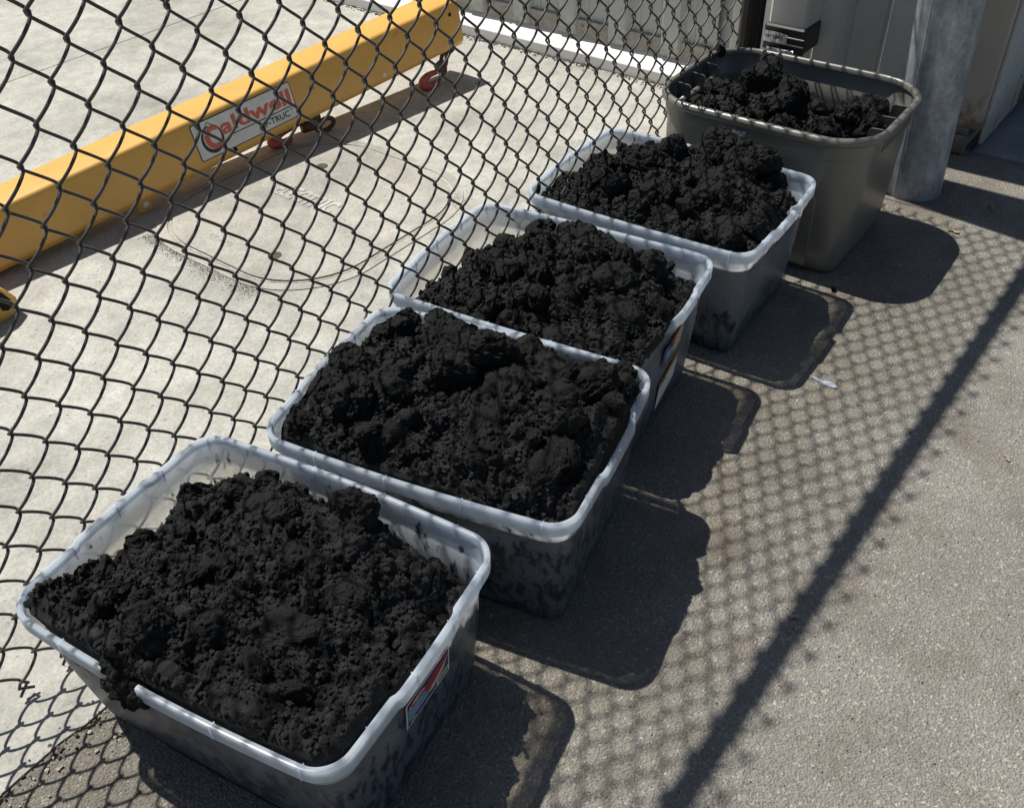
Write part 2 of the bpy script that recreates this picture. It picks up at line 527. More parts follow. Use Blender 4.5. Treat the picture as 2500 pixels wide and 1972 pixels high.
# ------------------------------------------------------------------ building
bld = empty('metal_building', (3.16, .61, 0))
tag(bld, 'beige ribbed metal building with corner trim and a dark doorway at the right', 'building')
def bpart(mb, name, mat, smooth=False):
    o = mb.build(name, mat, None, smooth)
    o.parent = bld; o.location = -Vector(bld.location)
    return o
bpart(MB().box((5.2, 5.3, 1.5), (4.0, 9.3, 3.0)), 'wall_core', M['wall'])
# ribbed panels on the face towards the yard
PER = .233
def panel_profile():
    # x is outwards (negative), y along; a raised flat and a pan
    return [(0, 0), (0, .085), (-.004, .089), (-.004, .099), (0, .103), (0, .125), (-.022, .143), (-.022, .212), (0, .23), (0, PER - .001)]
def ribpanel(z0, z1):
    pr = panel_profile(); V = []; Fc = []
    for x, y in pr: V += [(x, y, z0), (x, y, z1)]
    for x, y in pr[::-1]: V += [(x + .006 if x == 0 else x + .006, y, z0), (x + .006, y, z1)]
    n = len(V) // 2
    for i in range(n):
        j = (i + 1) % n
        Fc.append((2 * i, 2 * j, 2 * j + 1, 2 * i + 1))
    return mesh('wall_panel', V, Fc)
pm = ribpanel(.10, 3.0)
pm.materials.append(M['wall'])
for i in range(-2, 14):
    y0 = 1.565 + i * PER if i >= 0 else 1.36 - PER * (-i) + .19
    o = link('wall_panel', pm, None, bld, (3.172 - 3.16, y0 - .61, 0))
    if i < 0: o.location.y = (.72 + (i + 2) * PER * 1.0 + .03) - .61
o = link('wall_panel', pm, None, bld, (.012, .72 + 2 * PER + .03 - .61, 0))
bpart(MB().box((3.164, 3.15, .125), (.012, 3.18, .064), bev=.002), 'flashing', M['flash'])
for y in (2.52, 2.14, 1.83, 2.9, 3.4):
    bpart(MB().tube([(3.160, y, .132), (3.151, y, .132)], .007, 8), 'screw', M['galv'])
bpart(MB().box((3.165, 1.42, 1.55), (.02, .17, 3.0), bev=.003), 'jamb_trim', M['beigeclean'])
bpart(MB().box((3.173, .655, 1.555), (.034, .09, 2.93), bev=.003), 'corner_trim', M['trim'])
bpart(MB().box((3.160, .663, .035), (.026, .055, .062), bev=.006), 'trim_foot', M['trim'])
bpart(MB().box((3.388, .605, 1.515), (.39, .012, 2.96), bev=.002), 'side_panel', M['wall'])
bpart(MB().box((3.33, .5975, 1.515), (.03, .006, 2.95), bev=.001), 'side_rib', M['wall'])
bpart(MB().box((3.50, .5965, 1.515), (.016, .006, 2.95), bev=.001), 'side_rib', M['wall'])
bpart(MB().box((3.597, .59, 1.52), (.022, .04, 2.95), bev=.003), 'door_jamb', M['trim'])
bpart(MB().box((4.62, .60, 1.52), (2.0, .03, 2.9)), 'doorway_dark', M['dark'])  # near-black slab painting the unlit inside of the doorway
sill = MB().prism([(3.168, 0), (3.168, .092), (3.120, .054), (3.113, .050), (3.110, .046), (3.110, .014), (3.116, .0)], 'y', 1.58, 4.7).build('concrete_sill', M['white'])
tag(sill, 'long bright white painted sill along the foot of the metal wall', 'sill')
ddirt = MB()
rr = random.Random(3)
for i in range(900):
    y = rr.uniform(1.5, 4.6); x = 3.109 - abs(rr.gauss(0, .016)); s = rr.uniform(.0015, .005)
    ddirt.box((x, y, .004 + s * .3), (s * 1.6, s, s * .8), rr.uniform(0, 3))
tag(ddirt.build('dirt_line', M['dirt']), 'brown dirt and grit gathered along the foot of the white sill', 'dirt', kind='stuff')

ds = empty('downspout', (3.05, 1.25, .3))
tag(ds, 'rectangular beige downspout on the wall behind the olive bin, ending in a black adapter', 'downspout')
def child(mb, name, mat, par, smooth=False):
    o = mb.build(name, mat, par, smooth)
    o.location = -Vector(par.location)
    return o
child(MB().box((3.085, 1.25, 1.78), (.115, .13, 2.9), bev=.008), 'pipe', M['beigeclean'], ds)
child(MB().box((3.082, 1.25, .295), (.128, .143, .085), bev=.006), 'adapter', M['black'], ds)
for z in (.283, .305):
    child(MB().box((3.017, 1.25, z), (.004, .142, .003)), 'ridge', M['beigeclean'], ds)
child(MB().tube([(3.07, 1.25, .262), (3.06, 1.25, .2), (3.06, 1.25, .05), (3.06, 1.25, 0)], [.058, .05, .05, .052], 16), 'drain_pipe', M['black'], ds)
# crinkled silver tape band
def crinkle(name, mat, par, x, y0, y1, z0, z1, amp, seed, cut=None):
    nx, nz = 16, 8; V = []; rr = random.Random(seed)
    for j in range(nz + 1):
        for i in range(nx + 1):
            t = i / nx; s_ = j / nz
            y = y0 + (y1 - y0) * t; z = z0 + (z1 - z0) * s_
            if cut: z = cut(t, s_, z)
            V.append((x - rr.uniform(0, amp) - .002, y, z))
    Fc = [(j * (nx + 1) + i, j * (nx + 1) + i + 1, (j + 1) * (nx + 1) + i + 1, (j + 1) * (nx + 1) + i) for j in range(nz) for i in range(nx)]
    n = len(V); V += [(a + .002, b, c) for a, b, c in V]
    Fc += [tuple(q + n for q in f)[::-1] for f in Fc]
    me = mesh(name, V, Fc, True); o = link(name, me, mat, par); o.location = -Vector(par.location); return o
crinkle('tape', M['tape'], ds, 3.015, 1.318, 1.235, .283, .318, .003, 1, lambda t, s_, z: z - (.012 * max(0, t - .6) if s_ > .5 else 0))
crinkle('tape', M['tape'], ds, 3.013, 1.30, 1.205, .225, .268, .008, 2, lambda t, s_, z: z + .03 * (1 - s_) * abs(t - .45) * 2)
text_fit('lettering', 'H/Y LIBRT', M['inkb'], ds, Vector((3.0105, 1.31, .297)) - Vector(ds.location), Vector((0, -1, 0)), Vector((0, 0, 1)), 0.002, 0, .058, .010, .004)

# ------------------------------------------------------------------ steel bollard
bo = empty('pipe_bollard', (2.848, .693, 0))
bo.rotation_euler = (rad(-1.6), rad(-4.0), 0)
tag(bo, 'thick galvanised steel pipe bollard standing right of the olive bin', 'bollard')
nb = 40; mb = MB()
zs = [-.03, .0, .3, .6, .9, 1.2, 1.25]; V = []
for i, z in enumerate(zs):
    for k in range(nb):
        a = 2 * PI * k / nb; r = .087 if z < 1.22 else .08
        V.append((r * math.cos(a), r * math.sin(a), z))
Fc = [(i * nb + k, i * nb + (k + 1) % nb, (i + 1) * nb + (k + 1) % nb, (i + 1) * nb + k) for i in range(len(zs) - 1) for k in range(nb)]
Fc.append(tuple((len(zs) - 1) * nb + k for k in range(nb)))
mb.add(V, Fc); autosmooth(mb.build('pipe', M['galv'], bo))
MB().box((-.0885, .02, .62), (.004, .007, 1.2), bev=.0015).build('weld_seam', M['galv'], bo)

# ------------------------------------------------------------------ chain link fence
FY = 1.2608; FA = .0802 / 2; FB = .0912 / 2; FX0 = .6023; FZ0 = 1.0421
fence = empty('chain_link_fence', (0, FY, 0))
tag(fence, 'black vinyl chain link fence standing behind the row of plastic bins', 'fence')
MTOP, MBOT = -21, 22
def wire_mesh(par, seed):
    # par: parity of the first tip; the wire weaves between column 0 and column 1
    rr = random.Random(seed)
    pts = []; amp = FA / 2 + .0026; N = 8
    jx = 0
    for m in range(MTOP, MBOT):
        right = ((m + par) % 2 == 0)      # leaves column 0 going down-right
        for i in range(N):
            s_ = i / N
            ph = -1 + 2 * s_
            tri = math.asin(math.sin(ph * PI / 2) * .965) / math.asin(.965)
            x = amp * tri * (1 if right else -1)
            cq = max(0.0, math.cos(ph * PI / 2))
            y = .0088 * cq ** .62 * (1 if right else -1)
            z = FZ0 - (m + s_) * FB
            pts.append((x + jx, y, z))
    last = Vector(pts[-1])
    s1 = 1 if ((MBOT - 1 + par) % 2 == 0) else -1
    # bottom: bent sideways and twisted
    pts += [(s1 * amp, 0, FZ0 - MBOT * FB), (s1 * (amp + .006), -.004, FZ0 - MBOT * FB - .006), (s1 * (amp + .004), .004, FZ0 - MBOT * FB - .014), (s1 * (amp - .016), -.006, FZ0 - MBOT * FB - .022)]
    p0 = Vector(pts[0]); s0 = -1 if ((MTOP + par) % 2 == 0) else 1
    top = [(p0.x - s0 * .018, .002, p0.z + .034), (p0.x + s0 * .004, .004, p0.z + .018), (p0.x + s0 * .004, -.004, p0.z + .008)]
    mb = MB().tube(top + pts, .0027, 6)
    return mesh('wire', mb.v, mb.f, True)
wms = [wire_mesh(0, 1), wire_mesh(1, 2)]
for w_ in wms: w_.materials.append(M['wire'])
rr = random.Random(11)
k0 = int((-.45 - FX0) / FA); k1 = int((2.70 - FX0) / FA)
for k in range(k0, k1):
    x = FX0 + (k + .5) * FA
    link('wire', wms[k % 2], None, fence, (x, rr.uniform(-.0008, .0008), rr.uniform(-.001, .001)))
MB().tube([(-1.2, .022, 1.957), (2.75, .022, 1.957)], .021, 16).build('top_rail', M['rail'], fence, True)
MB().tube([(2.775, .005, -.02), (2.775, .005, 2.0)], .030, 20).build('end_post', M['rail'], fence, True)
MB().tube([(-1.0, .03, -.02), (-1.0, .03, 1.97)], .030, 20).build('line_post', M['rail'], fence, True)
MB().box((2.722, -.004, .97), (.005, .018, 1.88), bev=.001).build('tension_bar', M['rail'], fence)
for z in (.3, .85, 1.4):
    MB().tube([(2.722, -.02, z), (2.76, -.036, z), (2.80, -.02, z), (2.808, .01, z)], .006, 6).build('tension_band', M['rail'], fence)
for x in np.arange(-.9, 2.7, .58):
    MB().tube([(x, -.012, 1.91), (x, .0, 1.975), (x, .022, 1.982), (x, .046, 1.957), (x, .022, 1.932), (x, .0, 1.937), (x, -.012, 1.91)], .002, 5).build('tie_wire', M['rail'], fence)
gap_strip = MB().box((2.885, 1.30, 1.02), (.11, .02, 2.0), bev=.004).build('gap_dark_strip', M['dark'])  # added strip, its black stands in for the darkness of the gap
tag(gap_strip, 'black strip painting in the darkness of the narrow gap between fence post and building', 'shade strip')

# ------------------------------------------------------------------ orange lifting beam
TH = rad(-3.97)
beam = empty('lifting_beam', (2, 2.4666, 0))
tag(beam, 'long orange steel lifting beam with hooks and a white sticker lying behind the fence', 'lifting beam')
bu = Vector((math.cos(TH), math.sin(TH), .0552)); bn = Vector((-math.sin(TH), math.cos(TH), 0)); bz = Vector((0, 0, 1))
BZ = .0856
O0 = Vector((0, 0, BZ))
def bp(t, n_, z): return O0 + bu * t + bn * n_ + bz * z
def rrect(w, h, r, n=5):
    P = []
    for cx, cy, a0 in ((w - r, h - r, 0), (r, h - r, 90), (r, r, 180), (w - r, r, 270)):
        for i in range(n + 1):
            a = rad(a0 + 90 * i / n); P.append((cx + r * math.cos(a), cy + r * math.sin(a)))
    return P
pr = [(.145, .164), (.153, .162), (.158, .157), (.160, .150), (.160, .012), (.157, .004), (.149, .000), (.026, -.006), (.016, -.004), (.004, .012), (.0005, .018), (.0005, .024), (.0205, .150), (.0235, .158), (.029, .1625), (.036, .164)][::-1]
npf = len(pr); V = []; stations = [-1.95, -1.2, -.4, .2, .6, .763]
for t in stations:
    for a, z in pr: V.append(bp(t, a, z))
for a, z in pr: V.append(bp(.763, .08 + (a - .08) * .90, .08 + (z - .08) * .90))
for a, z in pr: V.append(bp(.60, .08 + (a - .08) * .90, .08 + (z - .08) * .90))
Fc = []
for i in range(len(stations) + 1):
    for k in range(npf): Fc.append((i * npf + k, i * npf + (k + 1) % npf, (i + 1) * npf + (k + 1) % npf, (i + 1) * npf + k))
Fc.append(tuple(range(npf))); Fc.append(tuple((len(stations) + 1) * npf + k for k in range(npf)))
mb = MB(); mb.add(V, Fc); autosmooth(mb.build('box_section', M['orange'], beam), 35)
# sticker on the front face
FD = (bn * .020 + bz * .126).normalized()
EX = bu.normalized(); EZ = (FD - EX * FD.dot(EX)).normalized()
SO = bp(0, .0005, .024) - EX * .424 + EZ * .008 + EX.cross(EZ) * .0006
def plate(name, mat, x0, y0, w, h, th, r=.008, par=beam, O=SO, ex=EX, ey=EZ):
    ez = ex.cross(ey)
    P = [(x - 0, y) for x, y in rrect(w, h, r, 3)]
    n = len(P); V = [O + ex * (x0 + x) + ey * (y0 + y) for x, y in P] + [O + ex * (x0 + x) + ey * (y0 + y) + ez * th for x, y in P]
    Fc = [tuple(range(n))[::-1], tuple(range(n, 2 * n))] + [(i, (i + 1) % n, n + (i + 1) % n, n + i) for i in range(n)]
    mb = MB(); mb.add(V, Fc); return mb.build(name, mat, par)
SW, SH = .390, .118
st_ = plate('sticker', M['inkb'], 0, 0, SW, SH, .0008)
plate('sticker_face', M['stick'], .003, .003, SW - .006, SH - .006, .0012, .006, st_)
text_fit('lettering', 'aldwell', M['inkr'], st_, SO - EX.cross(EZ) * -.0014, EX, EZ, .098, .050, .280, .049, .030, .0004)
text_fit('lettering', 'LIF-TRUC', M['inkb'], st_, SO - EX.cross(EZ) * -.0014, EX, EZ, .235, .013, .122, .021, .018, .0004)
text_fit('lettering', 'TM', M['inkb'], st_, SO - EX.cross(EZ) * -.0014, EX, EZ, .361, .029, .012, .006, .0, .0004)
plate('sticker_line', M['inkb'], .115, .040, .275, .0035, .0016, .001, st_)
def lay(pts, r, name, mat, par, z=.0016):
    MB().tube([SO + EX * a + EZ * b + EX.cross(EZ) * z for a, b in pts], r, 6).build(name, mat, par, True)
# big C drawn as a thick ring with a sling above it
def arcband(cx, cy, rx, ry, a0, a1, w0, w1, mat, z, name):
    n = 26; V = []; ez = EX.cross(EZ)
    for i in range(n + 1):
        t = i / n; a = rad(a0 + (a1 - a0) * t); w = w0 + (w1 - w0) * math.sin(PI * t)
        for s_ in (-.5, .5):
            V.append(SO + EX * (cx + (rx + s_ * w) * math.cos(a)) + EZ * (cy + (ry + s_ * w) * math.sin(a)) + ez * z)
        for s_ in (.5, -.5):
            V.append(SO + EX * (cx + (rx + s_ * w) * math.cos(a)) + EZ * (cy + (ry + s_ * w) * math.sin(a)) + ez * (z - .0004))
    Fc = []
    for i in range(n):
        for k in range(4): Fc.append((4 * i + k, 4 * i + (k + 1) % 4, 4 * i + 4 + (k + 1) % 4, 4 * i + 4 + k))
    mb = MB(); mb.add(V, Fc); mb.build(name, mat, st_)
arcband(.062, .056, .036, .040, 95, 415, .003, .012, M['inkb'], .0016, 'logo_ring')
arcband(.070, .058, .026, .029, 48, 312, .013, .018, M['inkr'], .0022, 'logo_letter')
lay([(.040, .088), (.060, .108), (.088, .084)], .0012, 'logo_sling', M['inkb'], st_)
# bolt holes
for t, z in ((.356, .006), (-.30, .001), (.72, .10)):
    p = bp(0, .0005, .024) + EX * t + EZ * z; q_ = EX.cross(EZ)
    MB().tube([p + q_ * .0014, p - q_ * .003], .0075, 12).build('bolt_hole', M['stick'] if t == .356 else M['hole'], beam)
p = bp(-.636, .014, -.018)
MB().box((0, 0, 0), (.045, .010, .05), bev=.003).build('lug', M['orange'], beam, False, p + bn * .012, (0, 0, TH))
MB().tube([p + bn * .004, p + bn * .0065], .010, 12).build('lug_hole', M['stick'], beam)
# hook hanging at the far end, its tip on the slab
def hook(name, label, pts, rads, link_pts, brk, lean):
    h = empty(name, (2 + pts[0][0] * 0, 2.46, 0))
    off = Vector(h.location)
    L = lambda q: Vector(q) - off
    MB().tube([L(p_) for p_ in pts], rads, 12).build('hook_body', M['red'], h, True)
    for lp in link_pts:
        MB().tube([L(q) for q in lp], .0085, 8).build('shackle', M['rust'], h, True)
    for b_ in brk:
        MB().tube([L(b_[0]), L(b_[1])], b_[2], 12).build('swivel', M['bronze'], h, True)
    tag(h, label, 'hook')
    return h
def spline(P, n=5):
    P = [Vector(p_) for p_ in P]; out = []
    for i in range(len(P) - 1):
        a = P[max(i - 1, 0)]; b = P[i]; c = P[i + 1]; d = P[min(i + 2, len(P) - 1)]
        for k in range(n):
            t = k / n
            out.append(.5 * ((2 * b) + (c - a) * t + (2 * a - 5 * b + 4 * c - d) * t * t + (3 * b - a - 3 * c + d) * t ** 3))
    out.append(P[-1]); return out
def ringpts(c, rx, rz, tilt, n=18, ydir=.3):
    out = []
    for i in range(n + 1):
        a = 2 * PI * i / n
        u, v = rx * math.cos(a), rz * math.sin(a)
        x = u * math.cos(tilt) - v * math.sin(tilt); z = u * math.sin(tilt) + v * math.cos(tilt)
        out.append((c[0] + x, c[1] + u * ydir, c[2] + z))
    return out
HK = [(2.665, 2.46, .066), (2.635, 2.46, .058), (2.60, 2.46, .060), (2.565, 2.46, .056), (2.538, 2.46, .038), (2.545, 2.45, .020), (2.585, 2.445, .014), (2.625, 2.445, .018), (2.645, 2.445, .026)]
HK = [(2.615 + (x - 2.60) * .82, 2.46 + (y - 2.46), .030 + (z - .034) * .78) for x, y, z in HK]
hp = spline(HK, 5)
hr = [np.interp(i / (len(hp) - 1), [0, .3, .6, .85, 1], [.008, .012, .018, .013, .004]) for i in range(len(hp))]
hook('crane_hook', 'red hook hanging from the far end of the orange beam, its tip on the slab', hp, hr,
     [ringpts((2.692, 2.46, .078), .032, .017, rad(48)), ringpts((2.668, 2.447, .060), .018, .024, rad(20))],
     [((2.705, 2.44, .125), (2.745, 2.47, .112), .021), ((2.70, 2.46, .15), (2.715, 2.46, .095), .013), ((2.650, 2.46, .062), (2.675, 2.46, .07), .016)], 0)
HK2 = [(x - .655, y + .025, z + .0) for x, y, z in HK]
hp2 = spline([(2.04, 2.545, .058), (2.01, 2.545, .052), (1.97, 2.545, .050), (1.93, 2.55, .044), (1.895, 2.55, .030), (1.90, 2.54, .020), (1.94, 2.535, .014), (1.97, 2.535, .016)], 5)
hr2 = [np.interp(i / (len(hp2) - 1), [0, .3, .6, .85, 1], [.009, .012, .018, .013, .004]) for i in range(len(hp2))]
hook('crane_hook', 'rusty red hook and shackle under the middle of the orange beam, right of the sticker', hp2, hr2,
     [ringpts((2.095, 2.50, .030), .034, .020, rad(8), ydir=-.25)],
     [((2.06, 2.49, .070), (2.06, 2.53, .070), .014), ((2.01, 2.52, .044), (2.065, 2.51, .040), .019), ((2.06, 2.51, .112), (2.06, 2.51, .055), .015)], 0)

# ------------------------------------------------------------------ second orange section, only its end in view
leg = empty('beam_leg', (.8, 2.35, 0))
tag(leg, 'end of a second orange steel section with a dark hexagonal opening at the left edge', 'steel section')
def leghexa(mb): pass
prof = [(-.9, .004), (.790, .004), (.812, .012), (.832, .030), (.836, .052), (.828, .068), (.795, .112), (.785, .120), (.770, .124), (-.9, .124)]
mb = MB().prism([(x - .8, z) for x, z in prof], 'y', -.0, .12)
o = mb.build('section', M['orange'], leg); 
hx = [(.790, .035), (.805, .028), (.818, .036), (.820, .055), (.806, .085), (.792, .080), (.786, .06)]
MB().prism([(x - .8, z) for x, z in hx], 'y', -.0015, .01).build('opening', M['hole'], leg)

# ------------------------------------------------------------------ storage bins
def rr_ring(hw, hl, r, ns=14, nc=7):
    """rounded rectangle: (x, y, nx, ny) all the way round, counter-clockwise"""
    out = []
    C = ((hw - r, hl - r, 0), (-hw + r, hl - r, 90), (-hw + r, -hl + r, 180), (hw - r, -hl + r, 270))
    for q in range(4):
        cx, cy, a0 = C[q]
        for i in range(nc + 1):
            a = rad(a0 + 90 * i / nc); out.append((cx + r * math.cos(a), cy + r * math.sin(a), math.cos(a), math.sin(a)))
        nx_, ny_, na = C[(q + 1) % 4]
        ax, ay = out[-1][0], out[-1][1]
        b = rad(na); bx, by = nx_ + r * math.cos(b), ny_ + r * math.sin(b)
        for i in range(1, ns):
            t = i / ns
            out.append((ax + (bx - ax) * t, ay + (by - ay) * t, math.cos(b), math.sin(b)))
    return out

class Bin:
    rlow = .75
    def __init__(s, W_, L_, H_, bw, bl, r, lip, ns=30, nc=8, bulge=.0, mod=None):
        s.W, s.L, s.H, s.bw, s.bl, s.r, s.lip, s.ns, s.nc, s.bulge, s.mod = W_, L_, H_, bw, bl, r, lip, ns, nc, bulge, mod
    def half(s, z):
        t = z / s.H
        hw = (s.W / 2 - s.lip) * t + (s.W - s.bw) / 2 * (1 - t)
        hl = (s.L / 2 - s.lip) * t + (s.L - s.bl) / 2 * (1 - t)
        return hw, hl
    def ring(s, off, z):
        hw, hl = s.half(min(z, s.H))
        r = s.r * (s.rlow + (1 - s.rlow) * z / s.H)
        R = rr_ring(hw, hl, r, s.ns, s.nc)
        out = []
        zt = max(0, min(1, z / s.H))
        for x, y, nx, ny in R:
            bx = s.bulge * math.sin(PI * min(1, zt * .62)) * (1 - (y / hl) ** 2) * abs(nx) ** 2
            by = s.bulge * .5 * math.sin(PI * min(1, zt * .62)) * (1 - (x / hw) ** 2) * abs(ny) ** 2
            o_ = off + bx + by; zz = z
            if s.mod: o_, zz = s.mod(x / hw, y / hl, nx, ny, o_, z)
            out.append((x + nx * o_, y + ny * o_, zz))
        return out
    def loft(s, prof, close_first=False, close_last=False):
        V = []; n = None
        for off, z in prof:
            R = s.ring(off, z); n = len(R); V += R
        Fc = [(i * n + k, i * n + (k + 1) % n, (i + 1) * n + (k + 1) % n, (i + 1) * n + k) for i in range(len(prof) - 1) for k in range(n)]
        if close_first: Fc.append(tuple(range(n))[::-1])
        if close_last: Fc.append(tuple((len(prof) - 1) * n + k for k in range(n)))
        return V, Fc

def smooth(a, b, x):
    t = max(0, min(1, (x - a) / (b - a))); return t * t * (3 - 2 * t)

def jag(seed, n=40):
    rr = random.Random(seed); v = [rr.uniform(-1, 1) for _ in range(n)]
    def f(t):
        t = (t % 1) * n; i = int(t); return v[i % n] * (1 - (t - i)) + v[(i + 1) % n] * (t - i)
    return f

def clear_bin(name, label, loc, rz, level, bulge, cuts, seed):
    Bb = Bin(.442, .60, .313, .088, .072, .038, .0108, ns=46, bulge=bulge)
    jj = jag(seed)
    def mod(u, v, nx, ny, off, z):
        H = .313
        # widened grip at the middle of each short end
        if abs(ny) > .9:
            g = smooth(.40, .34, abs(u))
            if z > H - .035: off = off + .0050 * g
        off += .0006 * jj(u * .05 + v * .045 + .3)
        z2 = z
        for kind, a, b, dep in cuts:
            t = None
            if kind == 'x-' and nx < -.9: t = (v - a) / (b - a)
            if kind == 'x+' and nx > .9: t = (v - a) / (b - a)
            if kind == 'y-' and (ny < -.5): t = (u - a) / (b - a)
            if t is not None and -.12 < t < 1.12:
                w = smooth(-.03, .06, t) * smooth(1.03, .94, t)
                if kind == 'y-': w = smooth(-.03, .12, t) * smooth(1.03, .9, t)
                zc = H - dep * w * (.85 + .3 * jj(t * .9 + seed))
                if z > H - dep * 1.6 and w > 0:
                    f_ = (z - (H - dep * 1.6)) / (dep * 1.6)
                    z2 = min(z, (H - dep * 1.6) + (zc - (H - dep * 1.6)) * max(0, min(1, f_)))
                    if off > .003: off = off * (1 - w) + .0015 * w
                    if kind == 'y-': off -= .022 * w * f_ * dep / .05
        return off, z2
    Bb.mod = mod
    root = empty(name, loc, (0, 0, rz))
    tag(root, label, 'storage bin', 'clear plastic bins in the row')
    H = .313
    prof = [(-.030, .004), (-.010, .004), (-.001, .016), (0, .05), (0, .11), (0, .17), (-.002, .215), (-.002, .254), (.004, .260), (.004, .268), (.004, H - .026), (.004, H - .006),
            (.0018, H - .006), (.0018, H - .03), (.0018, .268), (.0018, .2615), (-.0042, .2555), (-.0042, .215), (-.0022, .17), (-.0022, .11), (-.0022, .05), (-.0035, .018), (-.012, .0065), (-.030, .0065)]
    V, Fc = Bb.loft(prof, True, True)
    me = mesh('body', V, Fc)
    o = link('body', me, mat_plastic('milky_plastic_body', .66, level), root); autosmooth(o, 50)
    rp = [(.0096, H - .0275), (.0100, H - .0282), (.0116, H - .0282), (.0121, H - .0275), (.0099, H - .0030), (.0094, H - .0013), (.0082, H - .0003), (.0064, H), (.0036, H), (.0022, H - .0004), (.0012, H - .0014), (.0006, H - .014), (.0024, H - .014), (.0030, H - .0028), (.0042, H - .0022), (.0062, H - .0022), (.0074, H - .0030), (.0080, H - .0044)]
    n = None
    V, Fc = Bb.loft(rp + [rp[0]])
    o = link('rim', mesh('rim', V, Fc), M['rimplastic'], root); autosmooth(o, 32)
    # little strengthening ribs across the rim
    R = Bb.ring(.0114, H - .011)
    R0 = Bb.ring(.0, H - .011)
    nn = len(R)
    step = 13
    for i in range(4, nn, step):
        p_ = Vector(R[i]); q_ = Vector(R0[i]); d_ = (p_ - q_)
        if d_.length < .008: continue
        d_.z = 0; d_.normalize()
        c_ = q_ + d_ * .0062
        mb = MB().box((0, 0, 0), (.0122, .0016, .0262), bev=.0005)
        mb.build('rim_rib', M['ribplastic'], root, False, (c_.x, c_.y, H - .0132 if abs(p_.z - (H - .011)) < .003 else p_.z), (0, 0, math.atan2(d_.y, d_.x)))
    return root, Bb

M['rimplastic'] = mat_plastic('milky_plastic_rim', .16, None, .74)
M['ribplastic'] = mat_plastic('milky_plastic_rib', .12)

# ------------------------------------------------------------------ soil
def ico(sub):
    import bmesh
    bm = bmesh.new(); bmesh.ops.create_icosphere(bm, subdivisions=sub, radius=1)
    V = np.array([v.co[:] for v in bm.verts]); Fc = [tuple(v.index for v in f.verts) for f in bm.faces]
    bm.free(); return V, Fc
ICO5 = ico(6); ICO1 = ico(1)
def clod_mesh(seed):
    V, Fc = ICO5
    P = V + np.array([seed * 7.3, seed * 3.1, seed * 1.7])
    rs = np.random.RandomState(seed)
    d = 1 + .5 * fbm(P, 1.2, 3, seed)
    Q = V * d[:, None] * np.array([1.0, .85, .72])
    for _ in range(7):      # broken flat sides
        n_ = rs.randn(3); n_ /= np.linalg.norm(n_); c_ = rs.uniform(.5, .8)
        t_ = np.maximum(0, Q @ n_ - c_); Q = Q - .85 * t_[:, None] * n_
    W_ = P + .10 * np.stack([vnoise(P, .3, 1), vnoise(P, .3, 2), vnoise(P, .3, 3)], 1)
    d2 = .17 * (lumps(W_, .55, seed + 3) - .5) + .17 * (lumps(W_, .27, seed + 5) - .5) + .13 * (lumps(W_, .13, seed + 9) - .5) + .075 * (lumps(P, .062, seed + 2) - .5) + .22 * fbm(P, .35, 4, seed + 4) + .045 * (lumps(P, .034, seed + 6) - .5) + .05 * fbm(P, .05, 2, seed + 7)
    Q = Q + V * d2[:, None]
    me = mesh('clod', Q, Fc, True)
    me.materials.append(M['soil'])
    return me
CLODS = [clod_mesh(s_) for s_ in range(1, 8)]

def bicubic(G, u, v):
    G = np.array(G, float); nx, ny = G.shape
    a = np.clip((u + 1) / 2 * (nx - 1), 0, nx - 1 - 1e-6); b = np.clip((1 - v) / 2 * (ny - 1), 0, ny - 1 - 1e-6)
    i = a.astype(int); j = b.astype(int); f = a - i; g = b - j
    f = f * f * (3 - 2 * f); g = g * g * (3 - 2 * g)
    return (G[i, j] * (1 - f) * (1 - g) + G[i + 1, j] * f * (1 - g) + G[i, j + 1] * (1 - f) * g + G[i + 1, j + 1] * f * g)

